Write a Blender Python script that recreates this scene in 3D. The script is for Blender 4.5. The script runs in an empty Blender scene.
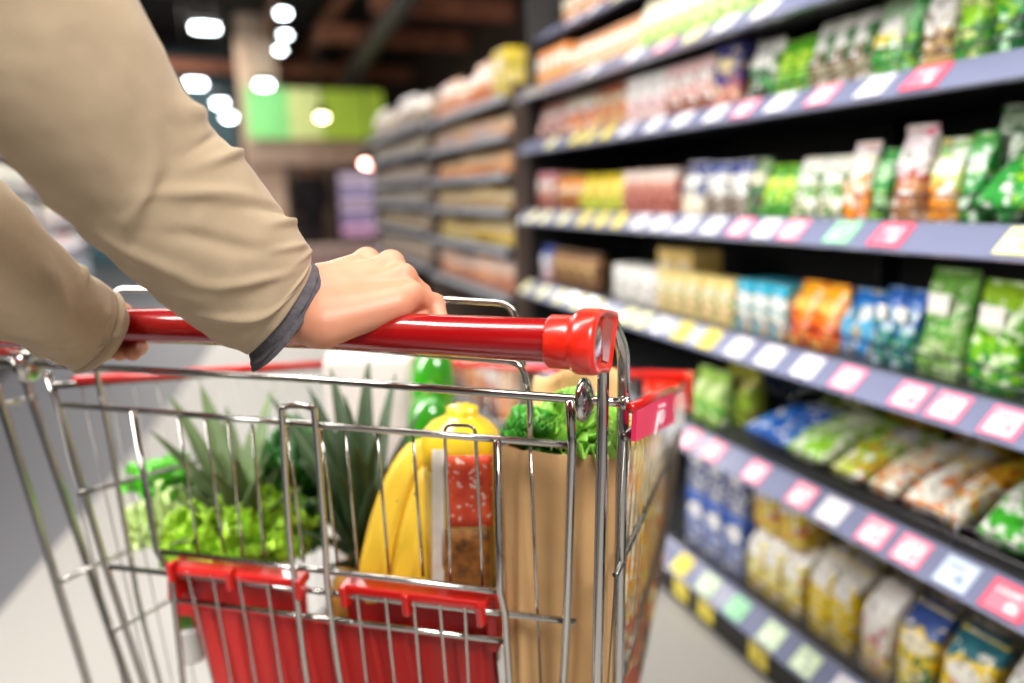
import bpy, bmesh, math, random
import numpy as np
from mathutils import Vector, Matrix, noise
random.seed(7)
rng = np.random.default_rng(7)
C = bpy.context.scene.collection
PI = math.pi

# ------------------------------------------------------------------ camera model (world: +Y along the aisle, X to the shelves, Z up)
FPX, ROLL, HY = 720.0, 0.02, 194.0
CAM = np.array([0.0, 0.0, 1.075])
PITCH = math.atan((341.5 - HY) / FPX)
def _lv(x, y):
    u, v = x - 512.0, y - 341.5
    c, s = math.cos(ROLL), math.sin(ROLL)
    u, v = c * u - s * v, s * u + c * v
    d = (u / FPX, 1.0, -v / FPX)
    return np.array([d[0], d[1] * math.cos(PITCH) + d[2] * math.sin(PITCH), -d[1] * math.sin(PITCH) + d[2] * math.cos(PITCH)])
_a = _lv(221, 200)
YAW = math.atan2(_a[0], _a[1])
_R = np.array([[math.cos(YAW), -math.sin(YAW), 0], [math.sin(YAW), math.cos(YAW), 0], [0, 0, 1]])
def ray(x, y): return _R @ _lv(x, y)
def W(x, y, z): return CAM + ray(x, y) * z                      # pixel + distance along the view
def onX(x, y, X): d = ray(x, y); return CAM + d * ((X - CAM[0]) / d[0])
def onY(x, y, Y): d = ray(x, y); return CAM + d * ((Y - CAM[1]) / d[1])
def onZ(x, y, Z): d = ray(x, y); return CAM + d * ((Z - CAM[2]) / d[2])
def onP(x, y, P, n): d = ray(x, y); return CAM + d * (((P - CAM) @ n) / (d @ n))
def unit(v): v = np.asarray(v, float); return v / np.linalg.norm(v)

fwd = ray(512, 341.5); rgt = ray(512 + FPX, 341.5) - fwd; upv = ray(512, 341.5 - FPX) - fwd
cam_d = bpy.data.cameras.new('camera'); cam = bpy.data.objects.new('camera', cam_d); C.objects.link(cam)
M = Matrix(((rgt[0], upv[0], -fwd[0], CAM[0]), (rgt[1], upv[1], -fwd[1], CAM[1]), (rgt[2], upv[2], -fwd[2], CAM[2]), (0, 0, 0, 1)))
cam.matrix_world = M
cam_d.sensor_width = 36.0; cam_d.lens = 36.0 * FPX / 1024.0; cam_d.clip_start = 0.02; cam_d.clip_end = 80
cam_d.dof.use_dof = True; cam_d.dof.focus_distance = 0.585; cam_d.dof.aperture_fstop = 1.7
bpy.context.scene.camera = cam

# ------------------------------------------------------------------ helpers
def tag(o, label=None, cat=None, group=None, kind=None):
    if label: o['label'] = label
    if cat: o['category'] = cat
    if group: o['group'] = group
    if kind: o['kind'] = kind
    return o
def empty(name, loc, label, cat, group=None):
    o = bpy.data.objects.new(name, None); C.objects.link(o)
    o.location = tuple(loc); o.empty_display_size = 0.05
    return tag(o, label, cat, group)

class MB:
    """collects polygons in world (or local) coordinates, then links them as one mesh object"""
    def __init__(s): s.v = []; s.f = []; s.m = []; s.flat = []
    def add(s, vs, fs, m=0, flat=False):
        b = len(s.v); s.v += [tuple(map(float, p)) for p in vs]
        s.f += [tuple(b + i for i in f) for f in fs]; s.m += [m] * len(fs); s.flat += [flat] * len(fs)
    def grid(s, P, closed_u=False, closed_v=False, cap0=False, cap1=False, m=0, flat=False):
        P = np.asarray(P, float); nu, nv = P.shape[:2]
        vs = P.reshape(-1, 3); fs = []
        for i in range(nu if closed_u else nu - 1):
            for j in range(nv if closed_v else nv - 1):
                i2, j2 = (i + 1) % nu, (j + 1) % nv
                fs.append((i * nv + j, i2 * nv + j, i2 * nv + j2, i * nv + j2))
        if cap0: fs.append(tuple(range(nv)))
        if cap1: fs.append(tuple((nu - 1) * nv + j for j in reversed(range(nv))))
        s.add(vs, fs, m, flat)
    def tube(s, pts, r, n=10, closed=False, m=0, cap=True):
        pts = [np.asarray(p, float) for p in pts]; k = len(pts)
        rs = r if hasattr(r, '__len__') else [r] * k
        T = []
        for i in range(k):
            a = pts[i - 1] if (i > 0 or closed) else pts[i]; b = pts[(i + 1) % k] if (i < k - 1 or closed) else pts[i]
            T.append(unit(b - a))
        ref = np.array([0, 0, 1.0]) if abs(T[0][2]) < .9 else np.array([1.0, 0, 0])
        N = unit(np.cross(T[0], ref)); rings = []
        for i in range(k):
            N = unit(N - T[i] * (N @ T[i])); B = np.cross(T[i], N)
            rings.append([pts[i] + rs[i] * (math.cos(2 * PI * j / n) * N + math.sin(2 * PI * j / n) * B) for j in range(n)])
        s.grid(rings, closed_u=closed, closed_v=True, cap0=cap and not closed, cap1=cap and not closed, m=m)
    def obox(s, c, ax, ay, az, m=0, bev=0.0):
        """oriented box, half-extent vectors, optionally chamfered"""
        c, ax, ay, az = [np.asarray(q, float) for q in (c, ax, ay, az)]
        bm = bmesh.new(); bmesh.ops.create_cube(bm, size=2.0)
        lx, ly, lz = np.linalg.norm(ax), np.linalg.norm(ay), np.linalg.norm(az)
        for v in bm.verts: v.co = Vector((v.co.x * lx, v.co.y * ly, v.co.z * lz))
        if bev: bmesh.ops.bevel(bm, geom=list(bm.edges), offset=bev, segments=2, affect='EDGES', profile=.5)
        ux, uy, uz = ax / lx, ay / ly, az / lz
        bm.verts.index_update()
        vs = [c + v.co.x * ux + v.co.y * uy + v.co.z * uz for v in bm.verts]
        fs = [tuple(v.index for v in f.verts) for f in bm.faces]
        if np.dot(np.cross(ux, uy), uz) < 0: fs = [tuple(reversed(f)) for f in fs]
        bm.free(); s.add(vs, fs, m, True)
    def box(s, lo, hi, m=0, bev=0.0):
        lo, hi = np.asarray(lo, float), np.asarray(hi, float); h = (hi - lo) / 2
        s.obox((lo + hi) / 2, (h[0], 0, 0), (0, h[1], 0), (0, 0, h[2]), m, bev)
    def ell(s, c, r, n=16, k=10, R=None, m=0):
        c = np.asarray(c, float); P = []
        for i in range(k + 1):
            t = PI * (i + .02) / (k + .04); ring = []
            for j in range(n):
                a = 2 * PI * j / n
                q = np.array([r[0] * math.sin(t) * math.cos(a), r[1] * math.sin(t) * math.sin(a), r[2] * math.cos(t)])
                ring.append(c + (R @ q if R is not None else q))
            P.append(ring)
        s.grid(P, closed_v=True, cap0=True, cap1=True, m=m)
    def lathe(s, c, axis, prof, n=24, m=0):
        """prof: list of (radius, distance along the axis)"""
        c = np.asarray(c, float); ax = unit(axis); ref = np.array([0, 0, 1.0]) if abs(ax[2]) < .9 else np.array([1.0, 0, 0])
        u = unit(np.cross(ax, ref)); w = np.cross(ax, u)
        P = [[c + ax * h + r * (math.cos(2 * PI * j / n) * u + math.sin(2 * PI * j / n) * w) for j in range(n)] for r, h in prof]
        s.grid(P, closed_v=True, cap0=True, cap1=True, m=m)
    def quad(s, a, b, c, d, m=0): s.add([a, b, c, d], [(0, 1, 2, 3)], m, True)
    def slab(s, pts, off, m=0):
        """polygon pts extruded by the vector off"""
        off = np.asarray(off, float); n = len(pts); P = [np.asarray(p, float) for p in pts]
        vs = P + [p + off for p in P]
        fs = [tuple(reversed(range(n))), tuple(range(n, 2 * n))] + [(i, (i + 1) % n, n + (i + 1) % n, n + i) for i in range(n)]
        s.add(vs, fs, m, True)
    def mesh(s, name, origin=(0, 0, 0), fix=True):
        me = bpy.data.meshes.new(name); o = np.asarray(origin, float)
        me.from_pydata([tuple(np.asarray(p) - o) for p in s.v], [], s.f)
        me.polygons.foreach_set('material_index', s.m)
        me.polygons.foreach_set('use_smooth', [not q for q in s.flat])
        if fix:
            bm = bmesh.new(); bm.from_mesh(me); bmesh.ops.recalc_face_normals(bm, faces=bm.faces); bm.to_mesh(me); bm.free()
        me.update(); return me
    def build(s, name, mats, parent=None, origin=None, fix=True):
        """parent is an unrotated object: vertices are world positions and become local to it"""
        org = np.array(parent.location) if parent is not None else (np.asarray(origin, float) if origin is not None else np.zeros(3))
        if parent is not None:
            p = parent.parent
            while p is not None: org = org + np.array(p.location); p = p.parent
        o = bpy.data.objects.new(name, s.mesh(name, org, fix)); C.objects.link(o)
        for q in (mats if isinstance(mats, (list, tuple)) else [mats]): o.data.materials.append(q)
        if parent is not None: o.parent = parent
        else: o.location = tuple(org)
        return o

def fillet(pts, r, n=5):
    pts = [np.asarray(p, float) for p in pts]; out = [pts[0]]
    for i in range(1, len(pts) - 1):
        a, b, c = pts[i - 1], pts[i], pts[i + 1]
        d = min(r, np.linalg.norm(a - b) * .49, np.linalg.norm(c - b) * .49)
        p, q = b + unit(a - b) * d, b + unit(c - b) * d
        for k in range(n + 1):
            t = k / n; out.append((1 - t) ** 2 * p + 2 * t * (1 - t) * b + t * t * q)
    return out + [pts[-1]]
def spline(pts, n=8):
    P = [np.asarray(p, float) for p in pts]; P = [2 * P[0] - P[1]] + P + [2 * P[-1] - P[-2]]; out = []
    for i in range(1, len(P) - 2):
        for k in range(n):
            t = k / n; a, b, c, d = P[i - 1:i + 3]
            out.append(.5 * (2 * b + (c - a) * t + (2 * a - 5 * b + 4 * c - d) * t * t + (3 * b - a - 3 * c + d) * t ** 3))
    return out + [P[-2]]

# ------------------------------------------------------------------ signed distance shapes -> one continuous surface
def smin(a, b, k):
    h = np.clip(.5 + .5 * (b - a) / k, 0, 1); return b * (1 - h) + a * h - k * h * (1 - h)
def cone_sd(P, a, b, ra, rb):
    a, b = np.asarray(a, float), np.asarray(b, float); ba = b - a
    t = np.clip(((P - a) @ ba) / max(ba @ ba, 1e-12), 0, 1)
    return np.linalg.norm(P - a - t[..., None] * ba, axis=-1) - (ra + (rb - ra) * t)
def ell_sd(P, c, r, R=None):
    q = P - np.asarray(c, float)
    if R is not None: q = q @ R
    r = np.asarray(r, float); k0 = np.linalg.norm(q / r, axis=-1); k1 = np.linalg.norm(q / (r * r), axis=-1)
    return k0 * (k0 - 1) / np.maximum(k1, 1e-9)
def surf_nets(fn, lo, hi, h):
    lo, hi = np.asarray(lo, float), np.asarray(hi, float)
    n = np.ceil((hi - lo) / h).astype(int) + 1
    ax = [lo[i] + h * np.arange(n[i]) for i in range(3)]
    G = np.stack(np.meshgrid(*ax, indexing='ij'), -1)
    D = fn(G)
    D[0] = D[-1] = 1; D[:, 0] = D[:, -1] = 1; D[:, :, 0] = D[:, :, -1] = 1
    S = D < 0
    c = [D[i:n[0] - 1 + i, j:n[1] - 1 + j, k:n[2] - 1 + k] for i in (0, 1) for j in (0, 1) for k in (0, 1)]
    offs = [(i, j, k) for i in (0, 1) for j in (0, 1) for k in (0, 1)]
    sg = np.stack([q < 0 for q in c], -1); act = sg.any(-1) & ~sg.all(-1)
    idx = -np.ones(act.shape, int); cells = np.argwhere(act); idx[act] = np.arange(len(cells))
    pos = np.zeros((len(cells), 3)); cnt = np.zeros(len(cells))
    vals = np.stack([q[act] for q in c], -1)
    for a in range(8):
        for b in range(a + 1, 8):
            if sum(abs(offs[a][i] - offs[b][i]) for i in range(3)) != 1: continue
            x = (vals[:, a] < 0) != (vals[:, b] < 0)
            t = np.where(x, vals[:, a] / np.where(x, vals[:, a] - vals[:, b], 1), 0)
            p = np.array(offs[a]) + t[:, None] * (np.array(offs[b]) - np.array(offs[a]))
            pos += np.where(x[:, None], p, 0); cnt += x
    V = lo + (cells + pos / cnt[:, None]) * h
    F = []
    for axn in range(3):
        u, w = [(1, 2), (2, 0), (0, 1)][axn]
        s0 = [slice(1, -1)] * 3; s1 = [slice(1, -1)] * 3
        s0[axn] = slice(0, n[axn] - 1); s1[axn] = slice(1, n[axn])
        ch = S[tuple(s0)] != S[tuple(s1)]; inside = S[tuple(s0)]
        e = np.argwhere(ch); base = e + 1; base[:, axn] -= 1
        du = np.zeros(3, int); du[u] = 1; dw = np.zeros(3, int); dw[w] = 1
        q = [idx[tuple((base - du - dw).T)], idx[tuple((base - dw).T)], idx[tuple(base.T)], idx[tuple((base - du).T)]]
        ins = inside[ch]; q = np.stack(q, -1); q[~ins] = q[~ins][:, ::-1]
        F += [tuple(int(i) for i in f) for f in q if min(f) >= 0]
    return V, F

# ------------------------------------------------------------------ materials
def new_mat(name):
    m = bpy.data.materials.new(name); m.use_nodes = True
    nt = m.node_tree; return m, nt, nt.nodes['Principled BSDF']
def lin(c):
    if isinstance(c, str): c = tuple(int(c[i:i + 2], 16) / 255 for i in (1, 3, 5))
    return tuple((x / 12.92 if x <= .04045 else ((x + .055) / 1.055) ** 2.4) for x in c) + (1.0,)
def N(nt, t, **kw):
    n = nt.nodes.new(t)
    for k, v in kw.items():
        if k in n.inputs.keys(): n.inputs[k].default_value = v
        else: setattr(n, k, v)
    return n
def L(nt, a, b): nt.links.new(a, b)
def math_(nt, op, a, b=None, c=None):
    n = nt.nodes.new('ShaderNodeMath'); n.operation = op
    for i, q in enumerate((a, b, c)):
        if q is None: continue
        if isinstance(q, (int, float)): n.inputs[i].default_value = q
        else: nt.links.new(q, n.inputs[i])
    return n.outputs[0]
def mix_(nt, f, a, b):
    n = nt.nodes.new('ShaderNodeMix'); n.data_type = 'RGBA'
    for sock, q in ((n.inputs[0], f), (n.inputs[6], a), (n.inputs[7], b)):
        if isinstance(q, (int, float, tuple)): sock.default_value = q
        else: nt.links.new(q, sock)
    return n.outputs[2]
def simple(name, col, rough=.5, metal=0.0, var=0.0, vscale=20, bump=0.0, bscale=200, coat=0.0, sss=0.0, trans=0.0, alpha=1.0, spec=.5):
    m, nt, b = new_mat(name); c = lin(col)
    b.inputs['Roughness'].default_value = rough; b.inputs['Metallic'].default_value = metal
    b.inputs['Coat Weight'].default_value = coat; b.inputs['Transmission Weight'].default_value = trans; b.inputs['Alpha'].default_value = alpha
    b.inputs['Specular IOR Level'].default_value = spec
    if sss: b.inputs['Subsurface Weight'].default_value = sss; b.inputs['Subsurface Radius'].default_value = (.01, .004, .002); b.inputs['Subsurface Scale'].default_value = 1.0
    tc = N(nt, 'ShaderNodeTexCoord')
    if var:
        n = N(nt, 'ShaderNodeTexNoise', Scale=vscale, Detail=4.0); L(nt, tc.outputs['Object'], n.inputs['Vector'])
        d = tuple(max(0, x * (1 - var)) for x in c[:3]) + (1,); e = tuple(min(1, x * (1 + var)) for x in c[:3]) + (1,)
        r = N(nt, 'ShaderNodeValToRGB'); r.color_ramp.elements[0].position = .3; r.color_ramp.elements[1].position = .7
        r.color_ramp.elements[0].color = d; r.color_ramp.elements[1].color = e
        L(nt, n.outputs[0], r.inputs[0]); L(nt, r.outputs[0], b.inputs['Base Color'])
    else: b.inputs['Base Color'].default_value = c
    if bump:
        n = N(nt, 'ShaderNodeTexNoise', Scale=bscale, Detail=3.0); L(nt, tc.outputs['Object'], n.inputs['Vector'])
        k = N(nt, 'ShaderNodeBump', Strength=bump, Distance=.002); L(nt, n.outputs[0], k.inputs['Height']); L(nt, k.outputs[0], b.inputs['Normal'])
    return m
def emit(name, col, s):
    m, nt, b = new_mat(name); b.inputs['Base Color'].default_value = (0, 0, 0, 1)
    b.inputs['Emission Color'].default_value = lin(col); b.inputs['Emission Strength'].default_value = s; return m
_pk = {}
def pack_mat(top, main, bottom, logo, pic, lz=.68, seed=0, rough=.34, bands=(.36, .8), picamt=.34, lying=False):
    """printed packaging: bands, a logo patch, a picture area of small coloured bits"""
    key = (top, main, bottom, logo, pic, lz, seed, lying)
    if key in _pk: return _pk[key]
    m, nt, b = new_mat('printed_pack'); tc = N(nt, 'ShaderNodeTexCoord')
    sp = N(nt, 'ShaderNodeSeparateXYZ'); L(nt, tc.outputs['Generated'], sp.inputs[0])
    mp = N(nt, 'ShaderNodeMapping'); mp.inputs['Location'].default_value = (seed * 3.1, seed * 1.7, seed * .9); L(nt, tc.outputs['Object'], mp.inputs[0])
    n1 = N(nt, 'ShaderNodeTexNoise', Scale=22.0, Detail=2.0); L(nt, mp.outputs[0], n1.inputs['Vector'])
    ZZ = sp.outputs[0] if lying else sp.outputs[2]
    gz = math_(nt, 'ADD', ZZ, math_(nt, 'MULTIPLY', math_(nt, 'SUBTRACT', n1.outputs[0], .5), .5))
    r = N(nt, 'ShaderNodeValToRGB'); cr = r.color_ramp; cr.interpolation = 'CONSTANT'
    cr.elements[0].position = 0; cr.elements[0].color = lin(bottom); cr.elements[1].position = bands[0]; cr.elements[1].color = lin(main)
    e = cr.elements.new(bands[1]); e.color = lin(top); L(nt, gz, r.inputs[0])
    vo = N(nt, 'ShaderNodeTexVoronoi', Scale=95.0); L(nt, mp.outputs[0], vo.inputs['Vector'])
    hs = N(nt, 'ShaderNodeSeparateColor'); L(nt, vo.outputs['Color'], hs.inputs[0])
    n2 = N(nt, 'ShaderNodeTexNoise', Scale=16.0, Detail=1.0); L(nt, mp.outputs[0], n2.inputs['Vector'])
    zone = math_(nt, 'MULTIPLY', math_(nt, 'LESS_THAN', ZZ, .62), math_(nt, 'GREATER_THAN', n2.outputs[0], .42))
    bits = math_(nt, 'MULTIPLY', zone, math_(nt, 'LESS_THAN', hs.outputs[0], picamt))
    col = mix_(nt, bits, r.outputs[0], lin(pic))
    wb = math_(nt, 'MULTIPLY', math_(nt, 'LESS_THAN', hs.outputs[1], .16), math_(nt, 'LESS_THAN', ZZ, .9))
    col = mix_(nt, wb, col, lin(logo))
    dy = math_(nt, 'DIVIDE', math_(nt, 'SUBTRACT', sp.outputs[1], .5), .36); dz = math_(nt, 'DIVIDE', math_(nt, 'SUBTRACT', ZZ, lz), .11)
    el = math_(nt, 'LESS_THAN', math_(nt, 'ADD', math_(nt, 'MULTIPLY', dy, dy), math_(nt, 'MULTIPLY', dz, dz)), 1.0)
    col = mix_(nt, el, col, lin(logo))
    n5 = N(nt, 'ShaderNodeTexNoise', Scale=60.0, Detail=3.0); L(nt, mp.outputs[0], n5.inputs['Vector'])
    dk = mix_(nt, .5, col, lin('#1c1410'))
    ink = math_(nt, 'MULTIPLY', math_(nt, 'GREATER_THAN', n5.outputs[0], .58), math_(nt, 'LESS_THAN', ZZ, .93))
    col = mix_(nt, ink, col, dk)
    L(nt, col, b.inputs['Base Color']); b.inputs['Roughness'].default_value = rough; b.inputs['Coat Weight'].default_value = .12
    _pk[key] = m; return m

chrome = simple('chrome_wire', (.74, .73, .71), .14, 1.0)
chrome_thin = simple('thin_wire', (.48, .47, .45), .3, 1.0)
chrome_dark = simple('zinc_tube', (.74, .73, .71), .2, 1.0)
red_pl = simple('red_plastic', '#b8100a', .28, coat=.5)
red_cap = simple('red_cap_plastic', '#e2230f', .3, coat=.5)
red_bar = simple('dark_red_handle', '#9a0c10', .2, coat=.8)
red_flap = simple('red_flap_plastic', '#a60f08', .45, coat=.1)
pink_pl = simple('pink_sign', '#ff1f62', .4)
white_ink = simple('white_ink', '#fbe9ee', .5)
rubber = simple('grey_rubber', '#3c3c3c', .7)
black_m = simple('black_shelf_metal', '#100f0f', .5)
board_m = simple('shelf_board_paint', '#3a3a3c', .5)
rail_m = simple('price_rail_plastic', '#767b96', .22, coat=.5)
plinth_m = simple('black_plinth', '#161517', .35)

# ------------------------------------------------------------------ the setting
def struct(mb, name, mats, **kw):
    o = mb.build(name, mats, **kw); o['kind'] = 'structure'; return o
m, nt, b = new_mat('store_floor')
geo = N(nt, 'ShaderNodeNewGeometry'); sp = N(nt, 'ShaderNodeSeparateXYZ'); L(nt, geo.outputs['Position'], sp.inputs[0])
n1 = N(nt, 'ShaderNodeTexNoise', Scale=1.4, Detail=5.0); L(nt, geo.outputs['Position'], n1.inputs['Vector'])
n2 = N(nt, 'ShaderNodeTexNoise', Scale=140.0, Detail=2.0); L(nt, geo.outputs['Position'], n2.inputs['Vector'])
light = mix_(nt, n2.outputs[0], lin('#8a8782'), lin('#aaa6a0'))
dark = mix_(nt, n2.outputs[0], lin('#4c4c50'), lin('#646468'))
# border of the dark floor strip: x = -.64 near the cart, swinging to the right farther down the aisle
yy = math_(nt, 'MAXIMUM', math_(nt, 'SUBTRACT', sp.outputs[1], 2.0), 0.0)
bx = math_(nt, 'ADD', math_(nt, 'ADD', math_(nt, 'MULTIPLY', yy, .17), -.68), math_(nt, 'MULTIPLY', math_(nt, 'MULTIPLY', yy, yy), -.009))
msk = math_(nt, 'LESS_THAN', sp.outputs[0], bx)
L(nt, mix_(nt, msk, light, dark), b.inputs['Base Color']); b.inputs['Roughness'].default_value = .26
rr = math_(nt, 'ADD', math_(nt, 'MULTIPLY', n1.outputs[0], .2), .34); L(nt, rr, b.inputs['Roughness'])
floor_m = m
f = MB(); f.box((-9, -4, -.1), (6, 19, 0)); struct(f, 'floor', floor_m)
ceil_m = simple('dark_ceiling', '#171514', .8, var=.4, vscale=2)
f = MB(); f.box((-9, -4, 3.9), (6, 19, 4.0)); struct(f, 'ceiling', ceil_m)
wall_m = simple('dim_far_wall', '#8a6f60', .8, var=.35, vscale=1.2)
f = MB(); f.box((-9, 18.4, 0), (6, 18.5, 3.9)); struct(f, 'wall_back', wall_m)
f = MB(); f.box((3.6, -4, 0), (3.7, 18.4, 3.9)); struct(f, 'wall_right', simple('right_wall_paint', '#3a2a24', .8, var=.2, vscale=2))
f = MB(); f.box((-8.9, -4, 0), (-8.8, 18.4, 3.9)); struct(f, 'wall_left', simple('left_wall_paint', '#4d5b60', .8, var=.2, vscale=2))
wood = simple('brown_beam', '#9a5f44', .6, var=.3, vscale=5)
steel_d = simple('dark_duct', '#4a423e', .6, var=.2, vscale=3)
for i, (x, y, z) in enumerate([(430, 40, 3.3), (500, 12, 3.3), (330, 72, 3.35)]):
    c = onZ(x, y, z); f = MB(); f.box((c[0] - 1.6 if i < 2 else c[0] - 4, c[1] - .1, z - .1), (3.6, c[1] + .1, z + .12), bev=.01)
    struct(f, 'trim_%d' % (i + 1), wood)
a, b_ = onZ(405, 0, 3.2), onZ(345, 84, 3.2)
f = MB(); d = b_ - a; f.tube([a - d * .4, a, b_, b_ + d * .6], .13, 14); struct(f, 'trim_4', steel_d)
for i, xx in enumerate((.9, 1.7, 2.5)):
    f = MB(); f.box((xx - .06, -3.9, 3.55), (xx + .06, 18.3, 3.75), bev=.01); struct(f, 'trim_%d' % (5 + i), wood)
# pillar behind the sign, and the bulkhead under it
p0, p1 = onY(237, 60, 12.6), onY(276, 60, 12.6)
f = MB(); f.box((p0[0], 12.6, 0), (p1[0], 13.1, 3.9), bev=.02); struct(f, 'wall_pillar', simple('beige_pillar', '#dcc0a8', .8, var=.15, vscale=3))
q0, q1 = onY(246, 139, 12.3), onY(386, 165, 12.3)
f = MB(); f.box((q0[0], 12.3, q1[2]), (q1[0], 12.58, q0[2]), bev=.02); struct(f, 'trim_8', simple('beige_fascia', '#b59a87', .7, var=.1, vscale=3))
f = MB(); f.box((-5.4, 14.8, 0), (p0[0] - .05, 15.0, 3.7)); struct(f, 'wall_cooler', simple('teal_dark_panel', '#4a7480', .5, var=.3, vscale=2))

# ------------------------------------------------------------------ lamps of the store
lamp_e = emit('lamp_white', '#eefaff', 22.0); lamp_w = emit('lamp_warm', '#ffe3b8', 22.0); lamp_r = emit('lamp_red', '#ffb0a0', 40.0)
house = simple('lamp_housing', '#202020', .5)
def lamp(px, py, z, w, e, label, yd=None):
    c = onZ(px, py, z) if yd is None else onY(px, py, yd)
    t = empty('ceiling_lamp', c + np.array([0, 0, .05]), label, 'lamp', 'lit ceiling lamps')
    g = MB(); g.lathe(c + np.array([0, 0, .0]), (0, 0, 1), [(w * .9, .0), (w, .02), (w * .8, .1), (w * .25, .16)], 20); g.build('lamp_housing', house, t)
    g = MB(); g.ell(c - np.array([0, 0, .01]), (w * .86, w * .86, w * .5), 16, 8); g.build('lamp_bulb', e, t)
    g = MB(); g.tube([c + np.array([0, 0, .14]), np.array([c[0], c[1], 3.9])], .012, 6); g.build('lamp_cord', house, t)
def tube_lamp(px, py, z, half, label, yd=None):
    c = onZ(px, py, z) if yd is None else onY(px, py, yd); t = empty('ceiling_light', c + np.array([0, 0, .08]), label, 'lamp', 'lit ceiling lamps')
    g = MB(); g.box(c + np.array([-half - .03, -.08, .03]), c + np.array([half + .03, .08, .1]), bev=.01); g.build('light_housing', house, t)
    g = MB(); g.box(c + np.array([-half, -.07, -.03]), c + np.array([half, .07, .03]), bev=.015); g.build('light_diffuser', lamp_e, t)
    for s in (-1, 1):
        g = MB(); g.tube([c + np.array([s * half * .7, 0, .1]), np.array([c[0] + s * half * .7, c[1], 3.9])], .008, 6); g.build('suspension_wire', house, t)
lamp(283, 12, 3.2, .08, lamp_e, 'round white lamp highest over the aisle, beside the beige pillar')
lamp(285, 34, 3.3, .075, lamp_e, 'round white lamp, upper of the touching pair beside the pillar')
lamp(280, 49, 3.35, .075, lamp_e, 'round white lamp, lower of the touching pair beside the pillar')
lamp(220, 102, 2.9, .10, lamp_e, 'small bluish lamp, upper of two low ones before the teal panel', yd=11.0)
lamp(229, 116, 2.75, .09, lamp_e, 'small bluish lamp, lower of two low ones before the teal panel', yd=11.0)
lamp(322, 116, 2.1, .09, lamp_w, 'warm round lamp hanging before the green sign', yd=11.2)
lamp(368, 162, 1.6, .11, lamp_r, 'glowing reddish lamp under the green sign beside the purple display', yd=10.5)
tube_lamp(205, 28, 3.4, .16, 'wide white light, topmost left of the pillar')
tube_lamp(195, 84, 3.4, .12, 'wide white light at the sleeve edge, below the topmost one', yd=11.0)
tube_lamp(264, 85, 3.3, .10, 'wide white light at the foot of the pillar, touching the sign', yd=11.6)

# sign over the far end
s0, s1 = onY(245, 87, 12.2), onY(385, 139, 12.2)
sg = empty('hanging_sign', ((s0[0] + s1[0]) / 2, 12.2, s1[2]), 'wide green banner sign above the far end of the aisle', 'sign')
sx = [s0[0] + (s1[0] - s0[0]) * t for t in (0, .29, .53, 1)]
for i, (nm, cc) in enumerate((('mint_panel', '#7fd07a'), ('cream_panel', '#cfd98a'), ('lime_panel', '#98b434'))):
    g = MB(); g.box((sx[i], 12.2, s1[2]), (sx[i + 1], 12.26, s0[2]), bev=.008)
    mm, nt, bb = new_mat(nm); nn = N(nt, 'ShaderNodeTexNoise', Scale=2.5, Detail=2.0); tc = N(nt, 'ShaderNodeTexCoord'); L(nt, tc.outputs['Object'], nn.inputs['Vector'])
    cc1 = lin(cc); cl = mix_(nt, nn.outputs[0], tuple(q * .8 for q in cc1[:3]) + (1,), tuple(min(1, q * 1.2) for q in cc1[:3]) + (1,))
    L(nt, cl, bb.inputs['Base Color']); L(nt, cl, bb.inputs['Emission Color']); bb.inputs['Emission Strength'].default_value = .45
    g.build(nm, mm, sg)
for i in (0, 1):
    g = MB(); xx = s0[0] + (s1[0] - s0[0]) * (.2 + .6 * i); g.tube([(xx, 12.23, s0[2]), (xx, 12.23, 3.9)], .015, 6); g.build('hanger_rod', house, sg)
# purple lit display
d0, d1 = onY(336, 172, 13.2), onY(382, 236, 13.2)
ds = empty('lit_display', ((d0[0] + d1[0]) / 2, 13.4, 0), 'purple lit shelf display at the far end under the red lamp', 'display')
g = MB(); g.box((d0[0], 13.3, 0), (d1[0], 13.75, d0[2] + .08), bev=.01); g.build('cabinet', simple('dark_cabinet', '#2a1c1a', .6), ds)
hh = (d0[2] - d1[2]) / 5
pal = ['#e8d0e4', '#c4b0d8', '#e0c4dc', '#b8a0c8', '#f0b4d8']
for k in range(5):
    g = MB(); g.box((d0[0] + .05, 13.24, d0[2] - (k + 1) * hh + .04), (d1[0] - .05, 13.31, d0[2] - k * hh - .03), bev=.005)
    g.build('lit_row', emit('display_glow', pal[k], .75), ds)
    g = MB(); g.box((d0[0], 13.2, d0[2] - (k + 1) * hh), (d1[0], 13.32, d0[2] - (k + 1) * hh + .03)); g.build('shelf_edge', house, ds)
# pale counter at the far end
g = MB(); a = onY(262, 250, 11.0); b_ = onY(420, 250, 11.0)
ct = empty('low_counter', ((a[0] + b_[0]) / 2, 11.2, 0), 'low pinkish counter across the far end of the aisle', 'counter')
g.box((a[0], 11.0, 0), (b_[0], 11.5, .3), bev=.01); g.build('counter_front', simple('counter_paint', '#a08580', .6), ct)
g = MB(); g.box((a[0] - .03, 10.95, .3), (b_[0] + .03, 11.55, .36), bev=.01); g.build('counter_top', simple('counter_top_paint', '#c9b2a8', .4), ct)
# pale rack at far end
r0, r1 = onY(264, 168, 14.5), onY(304, 236, 14.5)
rk = empty('display_rack', ((r0[0] + r1[0]) / 2, 14.6, 0), 'dim pale rack behind the far dark-clothed person', 'rack')
g = MB(); g.box((r0[0], 14.5, 0), (r1[0], 14.8, r0[2]), bev=.01); g.build('rack_back', simple('rack_back', '#7b6a60', .7), rk)
for k in range(4):
    zc = r0[2] - (r0[2] - r1[2]) * (k + .5) / 4
    g = MB(); g.box((r0[0], 14.2, zc - .12), (r1[0], 14.5, zc - .08)); g.build('rack_shelf', simple('rack_shelf', '#9a8a80', .6), rk)

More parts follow.
